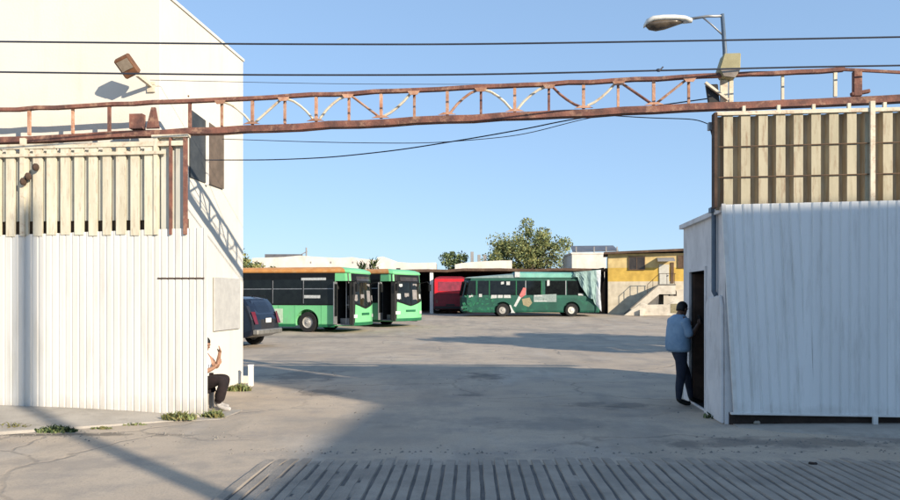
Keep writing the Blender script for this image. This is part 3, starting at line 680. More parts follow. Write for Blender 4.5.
def make_bus(loc, rz, L, label, body='bus_green', doors=(), wheels=(), H=3.14, group=None, W=2.48, near_y=0, roof='bus_roof', roof_front='bus_green', belt=1.27, vdip=True, stickers_reflections=None, rimm='rim', sill=.33):
    b = thing('city_bus', label, 'bus', loc, rz, group)
    rake = lambda z: max(0, z - 1.1) * .05
    mb = MB(); rings = []
    for z, ins in ((sill, .03), (sill + .1, 0), (belt, 0), (2.45, .03), (H - .22, .05)):
        rings.append([(x, y, z) for x, y in outline(L, W, ins, rake(z))])
    mb.loft(rings); o = mb.build('body', body, b)
    cut = MB()
    for xw in wheels:
        for y in (0, W):
            cut.lathe([(-.45, .60), (.45, .60)], (xw, y, .50), 'y', 28)
    for (x0, x1) in doors: cut.span((x0, -.2, sill + .03), (x1, 1.15, 2.42))
    boolean_cut(o, cut)
    # roof shell in its own colour
    mb = MB(); rings = []
    for z, ins in ((H - .25, .015), (H - .20, -.01), (H - .10, .04), (H - .03, .22), (H, .5)):
        rings.append([(x, y, z - max(0, (x + 1.5)) * .09) for x, y in outline(L, W, ins, rake(z))])
    mb.loft(rings); ro = mb.build('roof', [roof, roof_front], b)
    for p in ro.data.polygons:
        if p.center.x > -1.6: p.material_index = 1
    # dark window band along both sides, with panes
    front_lim = min([d[0] for d in doors], default=-.75) - .03
    side_x0 = -L + .25
    for y, sgn in ((0, -1), (W, 1)):
        segs = []
        e = front_lim if sgn < 0 else -.5
        if sgn < 0 and len(doors) > 1:
            segs = []; xs = side_x0
            for d in sorted(doors): segs.append((xs, d[0] - .03)); xs = d[1] + .03
            segs.append((xs, -.42))
        else: segs = [(side_x0, e)]
        if sgn < 0 and len(doors) == 1: segs.append((doors[0][1] + .03, -.10)) if doors[0][1] < -.3 else None
        for (a, c) in segs:
            if c - a < .05: continue
            mb = MB(); mb.prism([(a, y + sgn * .002, belt + .02), (c, y + sgn * .002, belt + .02), (c, y - sgn * .04, H - .24), (a, y - sgn * .04, H - .24)], (0, sgn * .012, 0)); mb.build('window_band', 'bus_black', b)
            n = max(1, round((c - a) / 1.55)); w = (c - a) / n
            for i in range(n):
                x0 = a + i * w + .05; x1 = a + (i + 1) * w - .05
                if x1 - x0 < .1: continue
                mb = MB(); mb.prism([(x0, y + sgn * .014, belt + .08), (x1, y + sgn * .014, belt + .08), (x1, y - sgn * .014, 2.50), (x0, y - sgn * .014, 2.50)], (0, sgn * .006, 0)); pn = mb.build('window', 'bus_glass', b)
                zs = 2.06; yo = y + sgn * .014 - sgn * .028 * (zs - belt) / (2.5 - belt)
                mb = MB(); mb.span((x0, yo, zs - .018), (x1, yo + sgn * .012, zs + .018))
                mb.span((x0 - .03, y - sgn * .01, belt + .1), (x0 - .005, y + sgn * .022, 2.46)); mb.build('frame', 'grey_metal', pn)
    for xs_ in [x_ for x_ in (-L + 1.6, -L + 4.2, -L + 6.0, -4.0, -3.12, -1.72) if not any(abs(x_ - xw) < .62 for xw in wheels)]:
        mb = MB(); mb.span((xs_, -.0025, sill + .06), (xs_ + .012, .0, belt)); mb.build('panel_seam', 'bus_trim', b)
    # windscreen following the curved nose
    def front_strip(z0f, z1, off, name, m, u0=-.97, u1=.97, n=18):
        mb = MB(); cols = []
        for i in range(n + 1):
            u = u0 + (u1 - u0) * i / n
            def pt(z, o_):
                ins = .0 if z < belt else .03 * min(1, (z - belt) / (2.45 - belt)) + (.02 if z > 2.45 else 0)
                x = -.22 * abs(u) ** 3.2 - ins - rake(z) + o_ - (.10 * max(0, (abs(u) - .93) / .07))
                return (x, W / 2 + u * (W / 2 - ins + o_ * abs(u)), z)
            z0 = z0f(u)
            cols.append([pt(z0, off), pt((z0 + z1) / 2, off), pt(z1, off), pt(z1, off - .02), pt((z0 + z1) / 2, off - .02), pt(z0, off - .02)])
        mb.loft(cols, close=True, caps=True); return mb.build(name, m, b)
    dip = (lambda u: belt - .10 + .30 * abs(u) ** 1.2) if vdip else (lambda u: belt)
    front_strip(lambda u: dip(u) - .05, H - .36, .012, 'windscreen_surround', 'bus_black')
    front_strip(lambda u: dip(u) + .02, 2.36, .022, 'windscreen', 'bus_glass', -.9, -.03)
    front_strip(lambda u: dip(u) + .02, 2.36, .022, 'windscreen', 'bus_glass', .03, .9)
    front_strip(lambda u: 2.44, 2.64, .022, 'destination_sign', 'window_dark', -.6, .6)
    front_strip(lambda u: sill + .02, sill + .16, .018, 'bumper', 'bus_trim', -.95, .95)
    front_strip(lambda u: .70, .86, .02, 'headlight', 'lens', -.88, -.66, 4)
    front_strip(lambda u: .70, .86, .02, 'headlight', 'lens', .66, .88, 4)
    front_strip(lambda u: .82, .93, .014, 'grille', 'bus_trim', -.32, .32, 6)
    for u in (-1, 1):
        y = W / 2 + u * (W / 2 - .08)
        mb = MB(); mb.tube([(-.22, y, 2.35), (.12, y + u * .12, 2.42), (.2, y + u * .2, 2.3)], .02, 6); mb.box((.2, y + u * .22, 2.1), (.08, .2, .36)); mb.build('mirror', 'bus_black', b, bevel=.0)
    rn = random.Random(int(L * 10 + abs(loc[0]) * 7))
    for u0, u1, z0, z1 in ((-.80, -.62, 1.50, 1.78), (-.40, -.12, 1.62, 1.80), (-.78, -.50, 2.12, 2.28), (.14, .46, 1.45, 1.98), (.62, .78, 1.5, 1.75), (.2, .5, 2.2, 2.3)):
        front_strip(lambda u: z0 + rn.uniform(-.04, .04), z1, .026, 'windscreen_reflection', rn.choice(['seat_reflection_grey', 'decal_reflection_white', 'seat_reflection_grey']), u0, u1, 5)  # pale shapes on the glass imitate reflections
    # skirts
    for y, sgn in ((0, -1), (W, 1)):
        mb = MB(); a = -L + .3
        xs = sorted(wheels); st = []
        for xw in xs: st.append((a, xw - .62)); a = xw + .62
        st.append((a, (doors[-1][0] - .03) if doors and sgn < 0 else -.55))
        for (p, q) in st:
            if q - p > .1: mb.span((p, y - .012 if sgn < 0 else y, sill - .06), (q, y if sgn < 0 else y + .012, sill + .06))
        mb.build('skirt', 'bus_trim', b)
    for xw in wheels:
        wheel(b, xw, .17, .485, .485, -1, rimm); wheel(b, xw, W - .17, .485, .485, 1, rimm)
    # open door: dark vestibule, folded leaves, grab pole, driver's seat
    for (x0, x1) in doors:
        mb = MB(); mb.span((x0 + .004, .03, sill + .034), (x1 - .004, 1.146, 2.416))
        bm = mb.b; bm.faces.ensure_lookup_table()
        for f in [f for f in bm.faces if abs(f.calc_center_median().y - .03) < .001]: bm.faces.remove(f)
        mb.build('vestibule', 'interior', b)
        mb = MB(); mb.span((x0 + .02, .08, sill + .04), (x1 - .02, .5, sill + .08)); mb.span((x0 + .02, .5, sill + .04), (x1 - .02, 1.1, sill + .34)); mb.build('door_step', 'rim', b)
        for s_, xx in ((1, x0), (-1, x1)):
            mb = MB(); mb.span((xx + s_ * .015, -.22, sill + .08), (xx + s_ * .05, .12, 2.38)); lf = mb.build('door_leaf', 'grey_metal' if s_ > 0 else 'bus_black', b)
            mb = MB(); mb.span((xx + s_ * .056, -.18, sill + .45), (xx + s_ * .062, .08, 2.28)); mb.build('pane', 'bus_glass', lf)
        mb = MB(); mb.tube([(x0 + .35, .45, sill + .1), (x0 + .35, .45, 2.4)], .02, 6); mb.tube([(x0 + .35, .45, 1.3), (x0 + .7, .7, 1.3)], .018, 6); mb.build('grab_pole', 'white_paint', b)
        mb = MB(); mb.box((x0 + .5, .95, 1.12), (.42, .3, .12)); mb.box((x0 + .3, .95, 1.45), (.12, .3, .6)); mb.build('seat', 'seat_reflection_grey', b, bevel=.02)
    if stickers_reflections:
        for nm, polys, m in stickers_reflections:
            mb = MB()
            for poly in polys: mb.prism([(x, -.006 if z < belt else (.002 if z < 1.6 else .004) - .018, z) for x, z in poly], (0, .004, 0))
            mb.build(nm, m, b)
    return b

def q(x0, x1, z0, z1, sk=0): return [(x0, z0), (x1, z0), (x1 + sk, z1), (x0 + sk, z1)]
# two light green buses
def bx(px, loc, rz):      # near-side x under a photograph column
    k = (px - 450) / F; d = Vector((math.cos(rz), math.sin(rz)))
    return (k * loc[1] - loc[0]) / (d.x - k * d.y)
l1 = (-4.40, 32.2, gz(32.2)); r1 = R(-18)
rnd = random.Random(11)
scr = []
for i in range(9):
    x = -5.0 + i * .13
    scr.append([(x, .80 + rnd.uniform(-.03, .05)), (x + .09, .82 + rnd.uniform(-.02, .05)), (x + .10, .86 + rnd.uniform(0, .05)), (x + .01, .84 + rnd.uniform(0, .05))])
scr.append(q(-4.35, -4.32, .50, .68))
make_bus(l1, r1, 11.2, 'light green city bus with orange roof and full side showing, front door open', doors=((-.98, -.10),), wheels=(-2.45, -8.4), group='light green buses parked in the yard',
         stickers_reflections=[('side_panel', [q(-5.2, -3.75, .45, 1.12)], 'decal_pale'), ('script', [[(x, z) for x, z in p] for p in scr], 'bus_trim'),
                   ('window_reflection_strip', [q(-2.75, -1.45, 2.46, 2.58)], 'decal_reflection_white'), ('window_reflection_card', [q(-2.6, -1.75, 1.62, 1.76)], 'decal_reflection_white')])  # white strip and card imitate reflections in the side windows
l2 = (-2.78, 36.0, gz(36.0)); r2 = R(-35)
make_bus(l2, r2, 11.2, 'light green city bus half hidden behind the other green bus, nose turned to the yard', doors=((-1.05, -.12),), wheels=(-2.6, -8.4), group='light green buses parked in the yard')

# the dark green bus under the shed: faces left, we look at its left side
def green_wreck():
    d = 48.0; z0 = gz(d); L = 9.7
    x0 = (460 - 450) * d / F
    b = thing('parked_bus', 'dark green bus with printed side parked under the shed, torn tarpaulin over its tail', 'bus', (x0, d, z0), R(2))
    W = 2.45; H = 3.0
    # local x runs from the nose (0) to the tail (L)
    def ol(ins, nose=0.0):
        return [(.05 + nose + ins, W * .5), (.16 + nose + ins, W * .2), (.45 + nose + ins, ins), (L - .15 - ins, ins), (L - ins, .18), (L - ins, W - .18), (L - .15, W - ins), (.45 + nose, W - ins), (.16 + nose + ins, W * .8)]
    mb = MB(); mb.loft([[(x, y, z) for x, y in ol(i, n)] for z, i, n in ((.30, .04, .12), (.42, 0, .03), (1.32, 0, 0), (1.45, .01, .03), (2.45, .06, .2), (2.68, .07, .26))])
    o = mb.build('body', 'bus_dkgreen', b)
    wx = ((503 - 460) * d / F, (572.5 - 460) * d / F)
    c = MB()
    for x in wx:
        for y in (0, W): c.lathe([(-.4, .58), (.4, .58)], (x, y, .46), 'y', 28)
    boolean_cut(o, c)
    for x, m in zip(wx, ('rim', 'rim_white')):
        wheel(b, x, .16, .455, .455, -1, m); wheel(b, x, W - .16, .455, .455, 1, m)
    X = lambda px: (px - 460) * d / F
    Z = lambda py: EYE + (297 - py) * d / F - z0
    # roof: dusty front half, raised teal rear half
    mb = MB(); mb.loft([[(.3, .05, 2.66), (X(517), .03, 2.68), (X(517), W - .03, 2.68), (.3, W - .05, 2.66)], [(.5, .1, 2.72), (X(517), .08, 2.92), (X(517), W - .08, 2.92), (.5, W - .1, 2.72)], [(.9, .4, 2.76), (X(517), .4, 3.0), (X(517), W - .4, 3.0), (.9, W - .4, 2.76)]]); mb.build('roof', 'grey_teal', b)
    mb = MB(); mb.loft([[(X(516), .0, 2.70), (L - .1, .0, 2.70), (L - .1, W, 2.70), (X(516), W, 2.70)], [(X(516), -.02, 2.98), (L - .3, -.02, 2.96), (L - .3, W + .02, 2.96), (X(516), W + .02, 2.98)], [(X(516), .35, 3.10), (L - .5, .35, 3.06), (L - .5, W - .35, 3.06), (X(516), W - .35, 3.10)]]); mb.build('roof_rear', 'bus_teal', b)
    mb = MB(); mb.prism([(X(515), -.04, 2.72), (X(520), -.04, 2.72), (X(520), -.04, 3.08), (X(515), -.04, 3.08)], (0, .03, 0)); mb.build('roof_edge', 'decal_reflection_white', b)
    # windows
    wins = [(462.5, 476), (478, 489), (490, 516), (517.5, 525.5), (527, 541.5), (546, 566), (568, 585)]
    for i, (a, c_) in enumerate(wins):
        za, zb_ = 1.50, 2.48
        mb = MB(); k = .06 / 1.0
        mb.prism([(max(X(a), .48), .006, za), (X(c_), .006, za), (X(c_), .06, zb_), (max(X(a), .62), .06, zb_)], (0, -.02, 0)); w = mb.build('window', 'bus_glass', b)
        mb = MB(); mb.span((X(c_) - .0, -.02, za), (X(c_) + .06, .04, zb_)); mb.build('frame', 'grey_metal' if i in (3, 5) else 'bus_trim', w)
    mb = MB(); mb.prism([(.02, W * .5, 1.45), (.42, .03, 1.45), (.62, .10, 2.45), (.24, W * .5, 2.45)], (-.03, -.02, 0)); mb.build('windscreen', 'bus_glass', b)
    def dec(name, m, polys):
        groups_ = [polys] if name in ('side_print',) else [[p] for p in polys]
        for gi, gp in enumerate(groups_):
            mb = MB()
            for pi, p in enumerate(gp): mb.prism([(X(x), (-.006 if Z(y) < 1.46 else -.03) - .0006 * pi - (.004 if name == 'lettering' else 0), Z(y)) for x, y in p], (0, .004 if name != 'side_print' else .0003, 0))
            mb.build(name, m, b)
    rl = random.Random(17); LEAFPRINT = []
    for _ in range(46):
        cx_, cy_ = rl.uniform(463, 495), rl.uniform(295, 311)
        if math.hypot(cx_ - 503, (cy_ - 311)) < 10: continue
        an = rl.uniform(0, 6.28); a_, b_ = rl.uniform(1.2, 3.0), rl.uniform(.5, 1.2)
        LEAFPRINT.append([(cx_ + a_ * math.cos(t) * math.cos(an) - b_ * math.sin(t) * math.sin(an), cy_ + .8 * (a_ * math.cos(t) * math.sin(an) + b_ * math.sin(t) * math.cos(an))) for t in [k * math.pi / 4 for k in range(8)]])
    dec('side_print', 'decal_leaf', LEAFPRINT)
    dec('lettering', 'decal_reflection_white', [[(491.5, 295), (497, 295), (497, 298), (491, 298.5)], [(498, 295), (503, 295), (503, 298), (498, 298)], [(504, 295), (510.5, 295), (511, 298), (504, 298)], [(469, 295.5), (473, 295), (473, 297), (469, 297.5)], [(479, 294), (482, 294), (482, 297), (479, 297)]])
    dec('print_panel', 'decal_grey', [[(534, 295), (557, 294), (557, 302), (534, 302)]])
    dec('print_line', 'bus_dkgreen', [[(543.5, 294), (544.3, 294), (544.3, 302), (543.5, 302)]])
    dec('lettering', 'decal_reflection_white', [[(534.6, 295.5), (542.5, 295.2), (542.5, 298), (534.6, 298)], [(535, 299.5), (547, 299.5), (547, 301.5), (535, 301.5)], [(579, 293.5), (584, 293.5), (584, 295.5), (579, 295.5)]])
    dec('figure_print', 'decal_tan', [[(522, 299), (530, 297.5), (532.5, 303), (529, 307), (523.5, 305)]])
    dec('figure_print', 'decal_pink', [[(519.5, 295.5), (523.5, 287.5), (526.5, 288), (525.5, 295), (521.5, 298)]])
    dec('figure_print', 'decal_reflection_white', [[(514, 306), (519, 296), (521.5, 297.5), (516, 307)], [(509.5, 305), (511, 305), (513.5, 310.5), (515.5, 313), (511, 313), (511.5, 311)]])
    dec('window_card', 'decal_reflection_white', [[(547.5, 280), (550, 280), (550, 285.5), (547.5, 286)], [(501, 282), (504, 281.5), (504, 284), (501, 284.5)], [(506.5, 281.5), (510, 281.5), (510, 285), (506.5, 285)]])
    # tarpaulin hanging over the tail, crumpled
    rnd = random.Random(8); mb = MB(); rows = []
    for i in range(9):
        f = i / 8; row = []
        for j in range(15):
            u = j / 14
            px = 574 + u * 27; top = 272.5 - u * 2.5; bot = (277 + 22 * max(0, math.sin((u - .18) * 3.0)) ** .8) if u < .72 else (300 + 12 * (u - .72) / .28)
            py = top + (bot - top) * f
            row.append((X(px) + .03 * math.sin(7 * f + j), -.10 - .10 * math.sin(u * 21) * (.3 + f) - .12 * f * u + rnd.uniform(-.03, .03), Z(py) + rnd.uniform(-.03, .03)))
        rows.append(row)
    mb.loft(rows, close=False, caps=False); tp = mb.build('tarpaulin', ['tarp', 'tarp_white'], b)
    for p in tp.data.polygons:
        if p.center.x > X(597): p.material_index = 1
    sd = tp.modifiers.new('thickness', 'SOLIDIFY'); sd.thickness = .02
    mb = MB(); mb.loft([[(X(574), -.08, Z(272.5)), (X(601), -.1, Z(270)), (X(601), 1.8, Z(270.5)), (X(574), 1.8, Z(272))], [(X(574), -.08, Z(272.5) + .03), (X(601), -.1, Z(270) + .03), (X(601), 1.8, Z(270.5) + .03), (X(574), 1.8, Z(272) + .03)]]); mb.build('tarpaulin_top', 'tarp', b)
    mb = MB(); mb.span((.12, .3, .5), (.2, .7, .68)); mb.build('headlight', 'lens', b)
green_wreck()

# red bus nosed into the shed
def red_bus():
    d = 52.3; z0 = gz(d); x0 = (434 - 450) * d / F
    b = thing('red_bus', 'red bus tail standing in the dark shed left of the dark green bus', 'bus', (x0, d, z0), 0)
    W = 2.45; Z = lambda py: EYE + (297 - py) * d / F - z0
    mb = MB(); mb.loft([[(0.05, 0, .35), (W - .05, 0, .35), (W - .05, 8, .35), (.05, 8, .35)], [(0, .0, .5), (W, 0, .5), (W, 8, .5), (0, 8, .5)], [(0, .03, 2.5), (W, .03, 2.5), (W, 8, 2.5), (0, 8, 2.5)], [(.12, .1, 2.72), (W - .12, .1, 2.72), (W - .12, 8, 2.72), (.12, 8, 2.72)], [(.4, .3, 2.82), (W - .4, .3, 2.82), (W - .4, 8, 2.82), (.4, 8, 2.82)]]); mb.build('body', 'red_dark', b)
    mb = MB(); mb.prism([(.05, -.012, 1.55), (W - .05, -.012, 1.55), (W - .05, .012, 2.62), (.05, .012, 2.62)], (0, .02, 0)); mb.build('rear_panel', 'red_paint', b)
    mb = MB(); mb.prism([(.3, -.022, 1.72), (W - .3, -.022, 1.72), (W - .3, -.004, 2.42), (.3, -.004, 2.42)], (0, .012, 0)); mb.build('rear_window', 'red_glass', b)
    mb = MB(); mb.span((.05, -.08, .38), (W - .05, .0, .58)); mb.build('bumper', 'black', b, bevel=.02)
    for x in (.12, W - .3):
        mb = MB(); mb.span((x, -.02, .8), (x + .18, .0, 1.1)); mb.build('tail_light', 'tail_red', b)
    mb = MB(); mb.span((.9, -.03, .62), (W - .9, -.002, .74)); mb.build('plate_holder', 'black', b)
    wheel(b, .2, 2.2, .46, .46, -1); wheel(b, W - .2, 2.2, .46, .46, 1)
red_bus()

# ------------------------------------------------------------------ dark blue suv behind the left building
def suv():
    d = 24.6
    # local x: forward, y: left of the car; tail at x = 0
    hd = R(180 - 13)
    b = thing('parked_suv', 'dark blue sport utility car parked nose left behind the cream building corner', 'car', (-6.33, d - .25, 0), hd)
    W = 1.84
    # side profile (x forward from the tail, z), lofted across with tumblehome
    prof = [(.10, .42), (.0, .62), (.03, .95), (.10, 1.12), (.24, 1.42), (.42, 1.66), (.8, 1.73), (1.8, 1.75), (2.5, 1.70), (3.25, 1.18), (4.3, 1.08), (4.58, .95), (4.66, .6), (4.6, .36), (.3, .34)]
    rings = []
    for y, ins in ((-W / 2, .10), (-W / 2 + .05, .03), (-W * .25, .0), (W * .25, 0), (W / 2 - .05, .03), (W / 2, .10)):
        rings.append([(x + (ins if x < 2 else -ins), y * (1 - .10 * max(0, (z - 1.0))), z - ins * .6 * (z > 1.5)) for x, z in prof])
    mb = MB(); mb.loft(rings); o = mb.build('body', 'suv_paint', b)
    c = MB()
    for x in (.95, 3.75):
        for y in (-W / 2, W / 2): c.lathe([(-.3, .42), (.3, .42)], (x, y, .37), 'y', 24)
    boolean_cut(o, c)
    for x in (.95, 3.75):
        wheel(b, x, -W / 2 + .13, .36, .36, -1, w=.22); wheel(b, x, W / 2 - .13, .36, .36, 1, w=.22)
    mb = MB(); mb.loft([[(.115, -.66, 1.12), (.115, .66, 1.12), (.385, .56, 1.60), (.385, -.56, 1.60)], [(.095, -.66, 1.12), (.095, .66, 1.12), (.365, .56, 1.60), (.365, -.56, 1.60)]]); mb.build('rear_window', 'suv_glass', b)
    for y in (-1, 1):
        for (x0, x1) in ((.55, 1.3), (1.38, 2.2), (2.28, 2.9)):
            mb = MB(); yb = y * (W / 2 * .985); yt = y * (W / 2 * .945)
            mb.prism([(x0, yb, 1.12), (x1 + (.1 if x1 > 2.5 else 0), yb, 1.12), (x1 - (.3 if x1 > 2.5 else 0), yt, 1.60), (x0 + (.12 if x0 < .6 else 0), yt, 1.60)], (0, y * .008, 0)); mb.build('window', 'suv_glass', b)
        mb = MB(); mb.prism([(-.01, y * .70, .80), (.0, y * .90, .80), (.16, y * .90, 1.22), (.10, y * .74, 1.22)], (-.02, y * .025, 0)); mb.build('tail_light', 'tail_red', b)
    mb = MB(); mb.span((-.10, -.90, .44), (.10, .90, .62)); mb.build('bumper', 'chrome', b, bevel=.03)
    mb = MB(); mb.span((-.02, -.20, .84), (.005, .16, .99)); mb.build('number_plate', 'white_paint', b)
    mb = MB(); mb.bar((.38, -.5, 1.76), (2.3, -.5, 1.80), .04, .03); mb.bar((.38, .5, 1.76), (2.3, .5, 1.80), .04, .03); mb.build('roof_rack', 'black', b)
suv()

# ------------------------------------------------------------------ sheds and houses at the back of the yard
def shed():
    y0 = 53.0; z0 = gz(y0)
    b = thing('open_shed', 'long low open-front bus shed with rusty brown roof along the yard back', 'shed', (0, y0, z0))
    K = y0 / F
    X = lambda px: (px - 450) * K
    mb = MB(); n = 28; rings = []; rnd = random.Random(6)
    for i in range(n + 1):
        x = -26 + (X(607) + 26) * i / n; z = EYE - z0 + (297 - (269.5 - .012 * (x + 10))) * K + rnd.uniform(-.04, .04) + (.06 if x > 0 else 0)
        rings.append([(x, 0, z - .20), (x, 0, z), (x, 11, z + .25), (x, 11, z + .05)])
    mb.loft(rings); mb.build('roof', 'shed_roof', b)
    mb = MB(); mb.span((-26, 10.8, 0), (X(606), 11.0, 3.5)); mb.build('back_wall', 'shed_shade', b)
    mb = MB(); mb.span((X(606) - .12, .6, 0), (X(606), 10.8, 3.5)); mb.build('end_wall', 'shed_shade', b)
    for px, m, w in ((431.5, 'white_paint', .26), (398, 'shed_shade', .3), (340, 'shed_shade', .3), (270, 'shed_shade', .3), (607, 'shed_shade', .2), (514, 'shed_shade', .2)):
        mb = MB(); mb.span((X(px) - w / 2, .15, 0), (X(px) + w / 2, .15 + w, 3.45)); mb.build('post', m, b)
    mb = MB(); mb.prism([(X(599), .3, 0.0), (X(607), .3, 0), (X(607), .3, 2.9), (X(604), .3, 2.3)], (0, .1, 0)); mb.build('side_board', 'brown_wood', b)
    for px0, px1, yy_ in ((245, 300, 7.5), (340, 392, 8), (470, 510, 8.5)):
        mb = MB(); mb.span((X(px0), yy_, 0), (X(px1), yy_ + .2, 1.4)); mb.build('partition', 'shed_shade', b)
shed()

def white_block(label, px0, px1, prof, d, name='far_building', depth=5, extra=None, m='far_white'):
    z0 = gz(d); K = d / F
    b = thing(name, label, 'building', ((px0 - 450) * K, d, z0))
    poly = [(0, 0, 0), ((px1 - px0) * K, 0, 0)] + [((px - px0) * K, 0, EYE - z0 + (297 - py) * K) for px, py in prof]
    mb = MB(); mb.prism(poly, (0, depth, 0)); mb.build('wall', m, b)
    if extra: extra(b, lambda px: (px - px0) * K, lambda py: EYE - z0 + (297 - py) * K)
    return b
def ex1(b, X, Z):
    mb = MB(); mb.tube([(X(302), 2, Z(257)), (X(302), 2, Z(246))], .08, 6); mb.tube([(X(297), 2, Z(253)), (X(303), 2, Z(250))], .05, 6); mb.build('vent_pipe', 'far_grey', b)
    mb = MB(); mb.span((X(262), 1, Z(258)), (X(300), 1.2, Z(253.5))); mb.build('parapet_beam', 'panel_grey', b)
    for px in (310, 330, 352):
        mb = MB(); mb.span((X(px), -.012, Z(263.5)), (X(px + 1.4), .0, Z(261.5))); mb.build('drain_hole', 'far_grey', b)
white_block('long white walled building with a gently bumpy parapet over the shed roof at left', 252, 377, [(377, 260), (360, 258.5), (352, 257), (340, 258), (318, 257), (300, 255.5), (284, 257), (252, 258)], 66, extra=ex1)
white_block('white sloping gable end above the shed beside the spiky roof plant', 377, 436, [(436, 262.5), (412, 263), (398, 262), (390, 259), (383, 256.5), (377, 257.5)], 67)
def ex2(b, X, Z):
    for px in (471, 478, 484):
        mb = MB(); mb.span((X(px), 1, Z(262)), (X(px + 3), 1.4, Z(251 if px < 476 else 254))); mb.build('column_stub', 'far_grey', b)
white_block('white slanted parapet above the shed between small tree and large tree', 455, 512, [(512, 260.5), (500, 260.5), (480, 261.5), (462, 263), (455, 264.5)], 65, extra=ex2)
def ex3(b, X, Z):
    mb = MB(); mb.prism([(X(573), .2, Z(252.2)), (X(619), .2, Z(251)), (X(619), 2.2, Z(244.5)), (X(575), 2.2, Z(245))], (0, 0, .08)); mb.build('solar_panel', 'panel_grey', b)
    for px in (576, 594, 606, 617):
        mb = MB(); mb.span((X(px), .15, Z(253)), (X(px) + .1, .22, Z(246.5))); mb.build('panel_leg', 'far_grey', b)
    mb = MB(); mb.span((X(571), -.05, Z(254)), (X(607), 4, Z(252.6))); mb.build('coping', 'far_white', b)
white_block('white box shaped upper storey carrying dark panels beside the yellow house', 572, 606, [(606, 253.5), (572, 253.5)], 62, extra=ex3)

